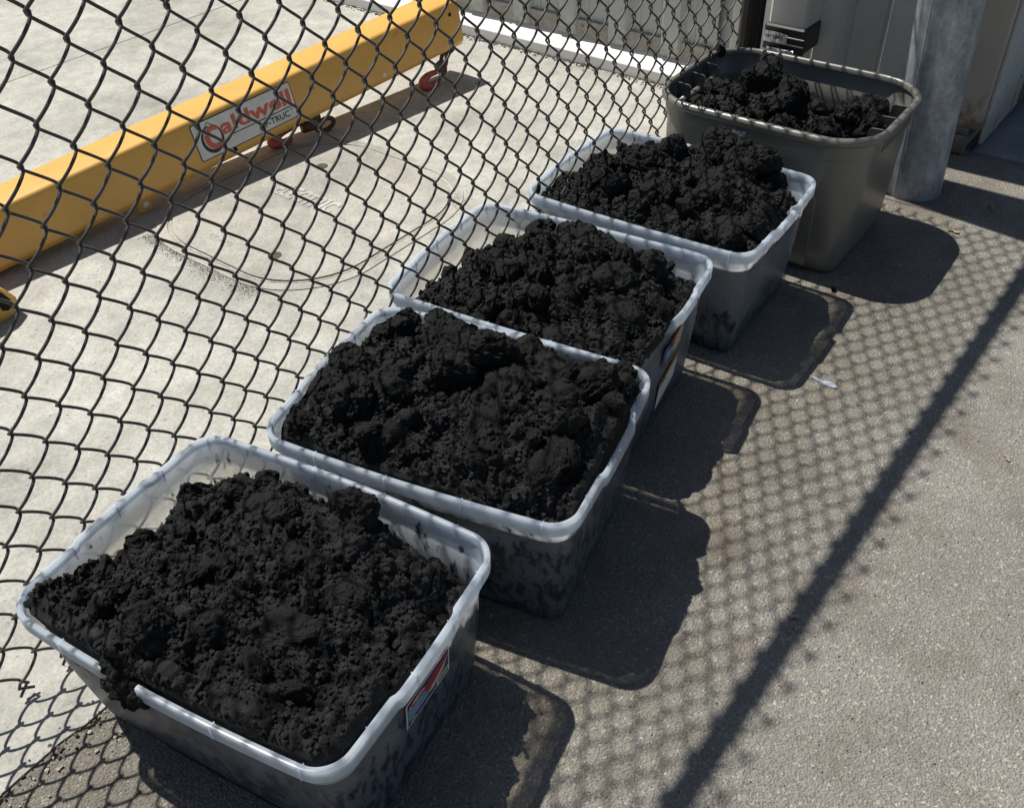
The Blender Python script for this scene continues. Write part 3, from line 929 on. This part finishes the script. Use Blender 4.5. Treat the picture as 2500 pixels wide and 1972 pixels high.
def soil_heap(Bb, loc, rz, grid, peaks, clods, label, seed, inset=.004, ncr=10000):
    H = Bb.H
    nu, nv = 250, 340
    u, v = np.meshgrid(np.linspace(-1, 1, nu), np.linspace(-1, 1, nv), indexing='ij')
    u = u.ravel(); v = v.ravel()
    h = H + bicubic(grid, u, v)
    for pu, pv, s_, a_ in peaks: h = h + a_ * np.exp(-((u - pu) ** 2 + ((v - pv) * 1.35) ** 2) / (2 * s_ * s_))
    hw0, hl0 = Bb.half(H)
    dm = np.minimum((1 - np.abs(u)) * hw0, (1 - np.abs(v)) * hl0)
    h = np.minimum(h, H - .006 + 1.25 * dm)
    # map the square to the rounded rectangle of the bin at that height
    t = np.clip(h / H, .3, 1.0)
    hw = (Bb.W / 2 - Bb.lip) * t + (Bb.W - Bb.bw) / 2 * (1 - t) - inset
    hl = (Bb.L / 2 - Bb.lip) * t + (Bb.L - Bb.bl) / 2 * (1 - t) - inset
    x = u * hw; y = v * hl; r = Bb.r
    qx = np.abs(x) - (hw - r); qy = np.abs(y) - (hl - r)
    m = (qx > 0) & (qy > 0)
    L_ = np.sqrt(qx ** 2 + qy ** 2) + 1e-9; s_ = np.maximum(qx, qy) / L_
    x = np.where(m, np.sign(x) * (hw - r + qx * s_), x); y = np.where(m, np.sign(y) * (hl - r + qy * s_), y)
    bs = np.sin(PI * np.minimum(1, t * .62))
    x = x + Bb.bulge * bs * u * (1 - v ** 2); y = y + Bb.bulge * .5 * bs * v * (1 - u ** 2)
    P = np.stack([x, y, h], 1)
    # base normals of the smooth heap
    Hn = h.reshape(nu, nv); gx = np.gradient(Hn, axis=0) / (2 * hw0 / nu); gy = np.gradient(Hn, axis=1) / (2 * hl0 / nv)
    N = np.stack([-gx.ravel(), -gy.ravel(), np.ones(len(x))], 1); N /= np.linalg.norm(N, axis=1)[:, None]
    Q = P + np.array([seed * 1.37, seed * 2.1, 0])
    warp = np.stack([vnoise(Q, .03, 5), vnoise(Q, .03, 6), vnoise(Q, .03, 7)], 1) * .007
    Qw = Q + warp
    edge = np.minimum(1 - np.abs(u), 1 - np.abs(v)); ef = np.clip(edge / .08, 0, 1)
    d = .026 * fbm(Q, .14, 3, seed) + .042 * (lumps(Qw, .085, seed) - .55) + .020 * (lumps(Qw, .05, seed + 2) - .55) + .028 * fbm(Qw, .045, 3, seed + 3) + .014 * (lumps(Qw, .032, seed + 4) - .5) + .0105 * (lumps(Qw, .015, seed + 8) - .5) + .0055 * (lumps(Q, .0068, seed + 12) - .5) + .0040 * fbm(Q, .008, 2, seed + 20)
    dir_ = N * .75 + np.array([0, 0, .25])
    D = dir_ * d[:, None]
    lat = np.stack([vnoise(Q, .011, 31 + seed), vnoise(Q, .011, 32 + seed)], 1) * .0032
    P2 = P + D * np.stack([ef, ef, np.ones_like(ef)], 1)
    P2[:, :2] += lat * ef[:, None]
    over = P2[:, 2] - (H - .003 + 2.2 * dm + .006 * vnoise(Q, .02, 77))
    P2[:, 2] -= np.maximum(0, over) * .9
    V = [P2]
    # side skirt following the wall down to the floor
    idx = np.arange(nu * nv).reshape(nu, nv)
    loop = list(idx[:, 0]) + list(idx[-1, 1:]) + list(idx[-2::-1, -1]) + list(idx[0, -2:0:-1])
    nl = len(loop); base = P2[loop]
    rows = 9; n0 = len(P2); allv = [P2]
    for k in range(1, rows + 1):
        f_ = k / rows; zt = base[:, 2] * (1 - f_) + .012 * f_
        sc_t = np.clip(zt / H, 0, 1)
        hwz = (Bb.W / 2 - Bb.lip) * sc_t + (Bb.W - Bb.bw) / 2 * (1 - sc_t) - inset
        hlz = (Bb.L / 2 - Bb.lip) * sc_t + (Bb.L - Bb.bl) / 2 * (1 - sc_t) - inset
        tb = np.clip(base[:, 2] / H, 0, 1)
        hw_b = (Bb.W / 2 - Bb.lip) * tb + (Bb.W - Bb.bw) / 2 * (1 - tb) - inset
        hl_b = (Bb.L / 2 - Bb.lip) * tb + (Bb.L - Bb.bl) / 2 * (1 - tb) - inset
        q = np.stack([base[:, 0] * hwz / hw_b * .985, base[:, 1] * hlz / hl_b * .985, zt], 1)
        allv.append(q)
    V = np.concatenate(allv)
    a = idx[:-1, :-1].ravel(); b = idx[1:, :-1].ravel(); c = idx[1:, 1:].ravel(); e = idx[:-1, 1:].ravel()
    Fc = np.stack([a, b, c, e], 1).tolist()
    prev = loop
    for k in range(rows):
        cur = [n0 + k * nl + i for i in range(nl)]
        for i in range(nl):
            j = (i + 1) % nl; Fc.append((prev[j], prev[i], cur[i], cur[j]))
        prev = cur
    me = mesh('soil_heap', V, Fc, True)
    root = link('soil_heap', me, M['soil'], None, loc, (0, 0, rz))
    tag(root, label, 'soil', 'black soil in the bins')
    rr = random.Random(seed * 7 + 1)
    top = P2.reshape(nu, nv, 3)
    def surf(uu, vv):
        return Vector(top[int((uu + 1) / 2 * (nu - 1)), int((vv + 1) / 2 * (nv - 1))])
    for c_ in clods:
        uu, vv, s_ = c_[:3]; lift = c_[3] if len(c_) > 3 else .2
        p_ = surf(uu, vv)
        o = link('clod', CLODS[rr.randrange(7)], None, root, (p_.x, p_.y, p_.z + s_ * lift), (rr.uniform(0, 6), rr.uniform(0, 6), rr.uniform(0, 6)))
        o.scale = (s_ * rr.uniform(.8, 1.25), s_ * rr.uniform(.8, 1.1), s_ * rr.uniform(.75, 1.1))
    for i in range(60):
        uu, vv = rr.uniform(-.88, .88), rr.uniform(-.9, .9); s_ = .009 + .022 * rr.random() ** 2
        p_ = surf(uu, vv)
        o = link('clod', CLODS[rr.randrange(7)], None, root, (p_.x, p_.y, p_.z + s_ * .1), (rr.uniform(0, 6), rr.uniform(0, 6), rr.uniform(0, 6)))
        o.scale = (s_ * rr.uniform(.8, 1.3), s_ * rr.uniform(.8, 1.2), s_ * rr.uniform(.6, 1.0))
    # crumbs: nobody could count them
    nr = np.random.RandomState(seed); iv, ifc = ICO1; nvv = len(iv); ifc = np.array(ifc)
    ui = nr.randint(4, nu - 4, ncr); vi = nr.randint(4, nv - 4, ncr); C0 = top[ui, vi]
    sz = .0012 + .0042 * nr.rand(ncr) ** 2.2
    VV = (iv[None] * (1 + .45 * (nr.rand(ncr, nvv, 1) - .5)) * sz[:, None, None] * (.7 + .6 * nr.rand(ncr, 1, 3))) + C0[:, None, :] + np.array([0, 0, .0008])
    FF = ifc[None] + (np.arange(ncr) * nvv)[:, None, None]
    cm = mesh('crumbs', VV.reshape(-1, 3), FF.reshape(-1, 3), False)
    o = link('crumbs', cm, M['soil'], root); o['kind'] = 'stuff'
    return root, surf

BINS = [
    dict(loc=(.4809, .8965, 0), rz=rad(9.65), level=.225, bulge=.012, cuts=[('x-', .10, .285, .045)],
         label='nearest clear plastic bin, rim broken open at the front left, pictorial label on its end',
         soil='black crumbly soil filling the nearest bin and spilling through its broken rim',
         grid=[[-.012, .010, .020, .014, -.005], [-.065, -.005, .015, .0, -.035], [-.105, -.005, .015, -.002, -.075], [-.135, -.025, .008, -.010, -.12], [-.19, -.14, -.12, -.13, -.18]],
         peaks=[(.62, .30, .22, .012), (.50, -.28, .16, .03), (-.8, .10, .16, .02)],
         clods=[(.66, .55, .022), (.66, -.22, .034, .3), (.55, -.32, .036, .2), (.3, .6, .026), (-.2, .1, .04, -.4), (-.55, -.1, .045, -.5), (-.78, .12, .036, -.2), (.1, -.5, .04, -.4), (.0, .5, .035, -.3), (.35, .1, .04, -.5), (.2, -.2, .05, -.5), (-.3, -.45, .05, -.55)]),
    dict(loc=(.9746, .9072, 0), rz=rad(13.47), level=.25, bulge=.010, cuts=[('y-', .45, .62, .008)],
         label='clear plastic bin with the highest heap of soil, second nearest in the row',
         soil='high heap of lumpy black soil overfilling the second nearest bin',
         grid=[[-.04, -.02, -.015, -.02, -.03], [-.02, .025, .022, .010, .004], [-.02, .036, .050, .036, .016], [-.05, .0, .010, .010, -.005], [-.08, -.055, -.065, -.065, -.055]],
         peaks=[(.35, .25, .30, .012), (.4, -.45, .25, .012)],
         clods=[(-.35, .82, .045, -.2), (.0, .80, .040, .0), (.36, .62, .038, -.2), (.66, .40, .040, .2), (.45, .15, .05, -.2), (.15, -.1, .05, .2), (-.25, .62, .05, .0), (-.05, .05, .045, .2), (.35, -.55, .05, .1), (.80, .12, .036, .4), (.5, -.25, .050, -.3), (.66, -.60, .036, -.1), (.3, -.75, .040, .0), (-.1, -.3, .06, -.4), (-.2, .3, .06, -.4), (-.55, .5, .05, -.4), (-.5, -.3, .05, -.5), (.2, .1, .05, -.3), (-.8, .75, .036, .0), (.05, -.65, .045, -.2), (.6, -.9, .030, .2), (.2, -.93, .026, .2), (.86, -.86, .026, .3)]),
    dict(loc=(1.4161, 1.0262, 0), rz=rad(8.74), level=.135, bulge=.006, cuts=[('y-', -1.05, -.05, .05)],
         label='clear plastic bin with a cracked caved-in rim and torn stickers, third nearest in the row',
         soil='rounded mound of black soil inside the third nearest bin with the cracked rim',
         grid=[[-.11, -.065, -.045, -.05, -.065], [-.10, -.02, .0, .0, -.05], [-.14, -.025, .028, .018, -.05], [-.16, -.05, .022, .0, -.07], [-.15, -.11, -.06, -.08, -.12]],
         peaks=[(.25, .0, .42, .014)],
         clods=[(.15, .42, .040, -.1), (.40, .20, .040, -.1), (.45, -.1, .044, -.1), (.25, -.15, .05, -.2), (.25, -.50, .04, .0), (-.2, .45, .04, -.2), (-.3, .0, .05, -.3), (-.1, -.5, .045, -.3), (-.4, -.7, .04, -.1), (-.65, .3, .04, -.3), (.0, .1, .05, -.3)]),
    dict(loc=(1.914, 1.021, 0), rz=rad(3.87), level=.13, bulge=.008, cuts=[('y-', .15, .32, .016)],
         label='clear plastic bin heaped with big clods, standing next to the olive bin',
         soil='black soil with large upright clods in the bin beside the olive one',
         grid=[[-.040, -.035, -.030, -.040, -.060], [-.05, -.02, -.005, -.01, -.06], [-.06, -.005, .012, .0, -.065], [-.09, -.02, .015, .01, -.07], [-.12, -.08, -.03, -.035, -.09]],
         peaks=[(.1, .30, .30, .02)],
         clods=[(.25, .40, .036, -.1), (.35, .12, .040, .1), (.05, .25, .045, -.2), (.62, -.18, .046, 1.0), (.62, -.30, .050, .3), (.40, -.45, .050, .2), (.66, -.55, .048, .5), (.72, -.72, .036, .5), (-.1, .6, .04, -.2), (-.3, -.45, .05, -.3), (-.45, .0, .05, -.3), (.0, -.3, .045, -.2), (-.45, .5, .04, -.3), (-.65, -.7, .04, .0), (-.3, -.8, .042, -.1), (-.75, -.2, .035, -.2)]),
]
roots = []
for i, b_ in enumerate(BINS):
    root, Bb = clear_bin('storage_bin', b_['label'], b_['loc'], b_['rz'], b_['level'], b_['bulge'], b_['cuts'], i + 3)
    roots.append(root)
    hp_, sf = soil_heap(Bb, b_['loc'], b_['rz'], b_['grid'], b_['peaks'], b_['clods'], b_['soil'], i + 2)
    b_['heap'] = hp_

# ---- olive bin
def olive_bin():
    H = .399
    Bb = Bin(.47, .62, H, .075, .085, .115, .016, ns=24, nc=14, bulge=.006)
    Bb.rlow = .42
    root = empty('storage_bin', (2.4128, .9576, 0), (0, 0, rad(1.64)))
    tag(root, 'tall opaque olive grey bin with rounded corners at the far end of the row', 'storage bin')
    prof = [(-.03, .004), (-.014, .004), (-.004, .012), (0, .03), (0, .12), (0, .22), (0, .30), (0, H - .062), (.0055, H - .058), (.006, H - .028), (.006, H - .008),
            (.003, H - .008), (.003, H - .055), (-.003, H - .062), (-.003, .3), (-.003, .2), (-.004, .03), (-.014, .010), (-.03, .010)]
    def mod(u, v, nx, ny, off, z):
        # recessed panels low on the long sides and ends
        if off >= -.0005 and .02 < z < .28:
            a = abs(v) if abs(nx) > .9 else abs(u)
            g = 1 if ((abs(nx) > .98 and a < .55) or (abs(ny) > .98 and a < .4)) else 0
            off -= .0
        return off, z
    Bb.mod = mod
    V, Fc = Bb.loft(prof, True, True)
    autosmooth(link('body', mesh('body', V, Fc), M['olive'], root), 50)
    rp = [(.0062, H - .022), (.0125, H - .022), (.0168, H - .018), (.0175, H - .012), (.0168, H - .0075), (.0148, H - .0035), (.0118, H - .0008), (.0085, H + .0006), (.005, H + .0008), (.002, H), (-.0012, H - .004), (-.0012, H - .014), (.0028, H - .016), (.0028, H - .010), (.0062, H - .008)]
    V, Fc = Bb.loft(rp + [rp[0]])
    M['olive'].node_tree.nodes['Principled BSDF'].inputs['Specular IOR Level'].default_value = .9
    autosmooth(link('rim', mesh('rim', V, Fc), M['olive'], root), 60)
    # raised panels at the foot of the long side facing the row: rounded upper corner
    hw, hl = Bb.half(.13)
    for s_ in (-1, 1):
        def pcs(z, y, d):     # a point on the bulging long wall
            zt = z / H; hw_, hl_ = Bb.half(z)
            return s_ * (hw_ + d + Bb.bulge * math.sin(PI * min(1, zt * .62)) * (1 - (y / hl_) ** 2))
        P = []
        for cx_, cz_, a0 in ((.160, .215, 0), (-.160, .215, 90)):
            for i in range(6):
                a_ = rad(a0 + 18 * i); P.append((cx_ + .035 * math.cos(a_), cz_ + .035 * math.sin(a_)))
        L1 = P[:6][::-1]; L2 = P[6:]
        rowsz = [.022, .09, .165]
        outl = [(.195, z) for z in rowsz] + P + [(-.195, z) for z in rowsz[::-1]]
        n = len(outl)
        V = [(pcs(z, y, -.002), y, z) for y, z in outl] + [(pcs(z, y * .985, .0085), y * .985, z - (.003 if z > .21 else 0)) for y, z in outl]
        # inner grid spanning left to right so that it follows the bulge
        m_ = n // 2; Fc = [(i, i + 1, n + i + 1, n + i) for i in range(n - 1)]
        cols = 8; base = len(V)
        for i in range(m_):
            ya, za = outl[i]; yb, zb = outl[n - 1 - i]
            for k in range(cols + 1):
                y_ = (ya + (yb - ya) * k / cols) * .985; z_ = za - (.003 if za > .21 else 0)
                V.append((pcs(z_, y_, .0085), y_, z_))
        for i in range(m_ - 1):
            for k in range(cols):
                a_ = base + i * (cols + 1) + k; Fc.append((a_, a_ + 1, a_ + cols + 2, a_ + cols + 1))
        mb = MB(); mb.add(V, Fc); autosmooth(mb.build('side_panel', M['olive'], root), 35)
    # grip recess: a bar and three webs under the rim inside each end
    for s_ in (-1, 1):
        he = Bb.half(H - .05)[1]
        for xo in (-.085, 0, .085):
            mb = MB()
            poly = [(-.002, H - .012), (-.034, H - .014), (-.040, H - .020), (-.040, H - .050), (-.002, H - .060)]
            mb.prism([(s_ * (he + a_), z_) for a_, z_ in poly], 'x', xo - .0022, xo + .0022)
            mb.build('grip_web', M['olived'], root)
        MB().tube([(-.11, s_ * (he - .020), H - .060), (.11, s_ * (he - .020), H - .060)], .012, 12).build('grip_bar', M['olive'], root, True)
    # fine vertical ribs under the rim at the ends
    for s_ in (-1, 1):
        for k in range(11):
            xo = -.10 + .02 * k
            he = Bb.half(H - .045)[1]
            MB().box((xo, s_ * (he + .0085), H - .045), (.0035, .005, .038), bev=.001).build('grip_rib', M['olive'], root)
    mb = MB(); r_ = random.Random(8)
    for i in range(14):
        yy = .02 + .032 * (i / 13) + r_.uniform(-.004, .004); zz = H - .046 + r_.uniform(-.007, .007)
        hw_ = Bb.half(zz)[0] + .008 + Bb.bulge * .9
        mb.box((-hw_, yy, zz), (.004, r_.uniform(.006, .013), r_.uniform(.003, .008)), r_.uniform(-.4, .4), .001)
    mb.build('tape_remnant', M['lwhite'], root)
    return root, Bb
ob, OB = olive_bin()
hp5, sf5 = soil_heap(OB, (2.4128, .9576, 0), rad(1.64),
    [[-.13, -.10, -.085, -.095, -.11], [-.13, -.06, -.09, -.09, -.09], [-.14, -.05, -.09, -.11, -.085], [-.16, -.08, -.12, -.13, -.10], [-.20, -.17, -.19, -.19, -.18]],
    [(.1, .25, .2, .025), (-.05, -.6, .25, .045)],
    [(.22, .35, .052, .15), (.12, .10, .050, .2), (.05, .38, .045, .1), (-.25, .6, .045, .1), (.35, .1, .045, .2), (-.0, -.60, .055, .35), (.22, -.70, .05, .3), (-.05, -.78, .045, .2), (-.35, -.5, .045, .1), (-.4, -.1, .04, .0), (-.2, .05, .035, .1), (.3, -.2, .03, .1)],
    'black soil in two mounds low inside the olive bin', 9, inset=.006, ncr=6500)
hp5['label'] = 'black soil in two mounds low inside the olive bin'

# ------------------------------------------------------------------ labels on the bins
def bin_frame(root, Bb, z, end=-1, out=.0):
    """plane on the outer end wall in the bin's own coordinates: origin at the middle, ex, ey"""
    h0 = Bb.half(0)[1]; h1 = Bb.half(Bb.H)[1]
    y = (h0 + (h1 - h0) * z / Bb.H + out)
    ex = Vector((1, 0, 0)) * (1 if end < 0 else -1)
    up = Vector((0, end * (h1 - h0) / Bb.H, 1)).normalized()
    return Vector((0, end * y, z)), ex, up
def poly_plate(name, mat, root, O, ex, ey, pts, lift, th=.0005):
    ez = ex.cross(ey); n = len(pts)
    V = [O + ex * a + ey * b + ez * lift for a, b in pts] + [O + ex * a + ey * b + ez * (lift + th) for a, b in pts]
    Fc = [tuple(range(n))[::-1], tuple(range(n, 2 * n))] + [(i, (i + 1) % n, n + (i + 1) % n, n + i) for i in range(n)]
    mb = MB(); mb.add(V, Fc); return mb.build(name, mat, root)
R1 = roots[0]
B0 = Bin(.442, .60, .313, .088, .072, .038, .0108)
O, ex, ey = bin_frame(R1, B0, .178, -1, .0085)
lw, lh = .118, .062
lab = poly_plate('label', M['lwhite'], R1, O, ex, ey, [(-.052, 0), (-.052 + lw, 0), (-.052 + lw, lh), (-.052, lh)], 0)
def lp(name, mat, pts, lift): return poly_plate(name, mat, lab, O + ex * -.052, ex, ey, pts, lift, .0003)
lp('label_field', M['navy'], [(.003, .003), (.115, .003), (.115, .059), (.003, .059)], .0005)
lp('label_picture', M['lblue'], [(.004, .014), (.080, .014), (.080, .034), (.064, .044), (.004, .044)], .0009)
lp('label_picture', M['lred'], [(.040, .046), (.058, .026), (.085, .034), (.113, .056), (.108, .058)], .0013)
lp('label_picture', M['ltan'], [(.056, .024), (.068, .016), (.098, .028), (.112, .050), (.085, .033)], .0017)
lp('label_code', M['lwhite'], [(.082, .002), (.1155, .002), (.1155, .019), (.082, .019)], .0013)
for k in range(11):
    lp('code_bar', M['inkb'], [(.085 + k * .0026, .005), (.0864 + k * .0026 - (.0006 if k % 3 else 0), .005), (.0864 + k * .0026 - (.0006 if k % 3 else 0), .016), (.085 + k * .0026, .016)], .0017)
ov = [(.026 + .022 * math.cos(a), .051 + .0065 * math.sin(a)) for a in np.linspace(0, 2 * PI, 20, endpoint=False)]
lp('label_oval', plain('label_pink', (.62, .16, .15), .4), ov, .0021)
ov = [(.026 + .019 * math.cos(a), .051 + .0045 * math.sin(a)) for a in np.linspace(0, 2 * PI, 20, endpoint=False)]
lp('label_oval', M['lwhite'], ov, .0025)
text_fit('lettering', 'Sterilite', M['lred'], lab, O + ex * -.052 + ex.cross(ey) * .0031, ex, ey, .010, .0478, .032, .0065, .006, .0003)
ring_ = [(.018 + .006 * math.cos(a), .0075 + .0042 * math.sin(a)) for a in np.linspace(0, 2 * PI, 14, endpoint=False)]
lp('label_seal', M['lwhite'], ring_, .0013)
text_fit('lettering', '53', M['inkb'], lab, O + ex * -.052 + ex.cross(ey) * .0018, ex, ey, .0145, .0052, .007, .0048, .0, .0003)
# third bin: torn label and an orange and white sticker
R3 = roots[2]
O, ex, ey = bin_frame(R3, B0, .15, -1, .0045)
rj = random.Random(4)
def ragged(pts, a=.003, n=4):
    out = []
    for i in range(len(pts)):
        p_, q_ = pts[i], pts[(i + 1) % len(pts)]
        for k in range(n):
            t = k / n; out.append((p_[0] + (q_[0] - p_[0]) * t + rj.uniform(-a, a), p_[1] + (q_[1] - p_[1]) * t + rj.uniform(-a, a)))
    return out
lab3 = poly_plate('torn_label', M['navy'], R3, O, ex, ey, ragged([(-.055, .045), (.005, .040), (.01, .075), (-.05, .09)]), .001)
for nm, mt, pts in (('label_scrap', M['ltan'], [(.005, .045), (.045, .05), (.05, .095), (.03, .10), (.0, .07)]), ('label_scrap', M['lred'], [(-.01, .078), (.04, .088), (.03, .10), (-.02, .09)]), ('label_scrap', M['lblue'], [(-.04, .052), (.0, .05), (.0, .068), (-.035, .075)])):
    poly_plate(nm, mt, lab3, O, ex, ey, ragged(pts, .002), .0016)
stk = poly_plate('sticker', M['stick'], R3, O, ex, ey, [(-.045, -.082), (.048, -.050), (.055, .010), (-.042, -.010)], .001)
poly_plate('sticker_band', M['lor'], stk, O, ex, ey, [(-.042, -.026), (.055, .002), (.055, .015), (-.042, -.008)], .0016)
poly_plate('sticker_mark', M['inkb'], stk, O, ex, ey, [(-.03, -.020), (-.012, -.0135), (-.012, -.006), (-.03, -.012)], .0022)

# ------------------------------------------------------------------ small things on the bins
def lump(name, label, p_, s_, seed, parent=None):
    o = link(name, CLODS[seed % 5], None, parent, p_, (seed, seed * 2, seed * 3)); o.scale = (s_, s_ * .8, s_ * .6)
    if not parent: tag(o, label, 'clod')
    return o
lump('soil_clod', 'small clod of black soil sitting on the fence side corner of the olive bin rim', (2.545, 1.235, .405), .021, 2)
lump('soil_clod', 'tiny clod stuck on the left corner of the nearest bin', (.244, 1.124, .316), .010, 3)
lump('soil_clod', 'tiny clod on the left corner of the bin beside the olive one', (1.700, 1.272, .315), .011, 4)
lump('soil_clod', 'small black clod on the asphalt between the olive bin and its neighbour', (2.178, .655, .006), .011, 1)
# soil spilled out over the broken rim of the nearest bin
h1 = BINS[0]['heap']
for k, (yy, zz, s_, xx) in enumerate(((.055, .300, .045, -.200), (.075, .275, .034, -.212), (.035, .285, .030, -.214), (.055, .255, .024, -.214), (.08, .305, .026, -.205), (.03, .310, .026, -.19))):
    o = link('clod', CLODS[k % 5], None, h1, (xx, yy, zz), (k, k * 2.1, k * .7)); o.scale = (s_ * .8, s_, s_ * .9)

# ------------------------------------------------------------------ litter
def flake(name, label, cat, mat, pts, th, loc, rz, curl=.004, group=None):
    n = len(pts); V = []
    for t in (0, th):
        for a, b in pts: V.append((a, b, t + curl * (a / .03) ** 2 + curl * .4 * math.sin(b * 300)))
    cx = sum(p_[0] for p_ in pts) / n; cy = sum(p_[1] for p_ in pts) / n
    V += [(cx, cy, 0), (cx, cy, th)]
    Fc = []
    for i in range(n):
        j = (i + 1) % n
        Fc += [(2 * n, j, i), (2 * n + 1, n + i, n + j), (i, j, n + j, n + i)]
    mb = MB(); mb.add(V, Fc); o = mb.build(name, mat, None, False, loc, (0, 0, rz))
    return tag(o, label, cat, group)
flake('plastic_shard', 'clear plastic shard on the asphalt, right of the third bin', 'plastic shard', M['ribplastic'],
      [(-.035, .002), (-.02, .006), (-.005, .003), (.008, .008), (.022, .009), (.036, -.004), (.026, -.007), (.006, -.006), (-.006, -.002), (-.02, -.001)], .0015, (1.797, .516, .002), rad(-88), .003)
leafp = [(-.012, 0), (-.006, .006), (.0, .004), (.006, .008), (.013, .0), (.006, -.006), (-.001, -.004), (-.006, -.007)]
flake('dry_leaf', 'pale dry leaf lying alone on the asphalt at the right', 'leaf', M['leaf'], leafp, .0006, (1.786, .096, .002), .5)
flake('dry_leaf', 'curled brown dry leaf on the asphalt between bollard and olive bin shadow', 'leaf', M['leaf'], [(a * 1.6, b * 1.5) for a, b in leafp], .0006, (2.66, .50, .003), 1.2, .006)
flake('dry_leaf', 'pale leaf scrap lying in the shadow line of the fence rail', 'leaf', M['leaf'], leafp, .0006, (1.137, .28, .002), 2.1)
flake('wood_chip', 'small brown wood chip in the shadow of the bollard', 'wood chip', M['twig'], [(-.022, -.004), (.02, -.005), (.024, .003), (-.02, .005)], .004, (2.86, .455, .002), rad(20), .0)
flake('dry_leaf', 'pale curled scrap near the concrete threshold by the building corner', 'leaf', M['leaf'], leafp, .0006, (3.04, .38, .003), .2, .006)
for k, (x, y, a, L_) in enumerate(((1.33, .33, .6, .03), (1.52, .42, 1.9, .025), (1.70, .42, -1.2, .02))):
    LB = ('thin straw of dry grass nearest the camera, beside the second bin shadow', 'thin straw of dry grass between the plastic shard and the second bin shadow', 'thin straw of dry grass just left of the clear plastic shard')
    tag(MB().tube([(x, y, .002), (x + L_ * .5 * math.cos(a), y + L_ * .5 * math.sin(a) + .003, .004), (x + L_ * math.cos(a), y + L_ * math.sin(a), .002)], .0008, 5).build('dry_twig', M['leaf']),
        LB[k], 'straw', 'straws on the asphalt')
rr = random.Random(21)
peb = MB(); iv, ifc = ICO1
def scatter(mb, n, fx, seed, smin, smax):
    r_ = random.Random(seed)
    for _ in range(n):
        x, y, z = fx(r_); s_ = smin + (smax - smin) * r_.random() ** 3
        k = [r_.uniform(.6, 1.2) * s_ for _ in range(3)]; k[2] *= .6
        mb.add([(x + p_[0] * k[0], y + p_[1] * k[1], z + p_[2] * k[2]) for p_ in iv], ifc)
scatter(peb, 1500, lambda r_: (r_.uniform(-.2, 3.0), r_.uniform(-.9, 1.1), .0005), 1, .0008, .0028)
scatter(peb, 260, lambda r_: (r_.uniform(.0, .6), 1.12 + r_.gauss(0, .04), .003), 2, .0012, .005)
tag(peb.build('pebbles', M['pebble']), 'pale grit and tiny pebbles scattered over the asphalt', 'pebbles', kind='stuff')
cr = MB()
scatter(cr, 900, lambda r_: (r_.uniform(-.1, 3.0), 1.125 + r_.gauss(0, .018), .004), 3, .001, .0045)
scatter(cr, 350, lambda r_: (r_.uniform(.1, 3.0), r_.uniform(1.15, 3.0), .0045), 4, .0008, .0025)
def drift(r_):
    t = r_.random()
    return (1.272 + r_.gauss(0, .010 + .016 * t), 2.42 - t * .52, .005)
scatter(cr, 5000, drift, 5, .0004, .0016)
scatter(cr, 150, lambda r_: (1.97 + r_.gauss(0, .03), 1.80 + r_.gauss(0, .02), .009), 6, .0008, .002)
tag(cr.build('dirt_grit', M['crumb']), 'dark grit and plant debris along the slab edge and round the utility cover', 'grit', kind='stuff')
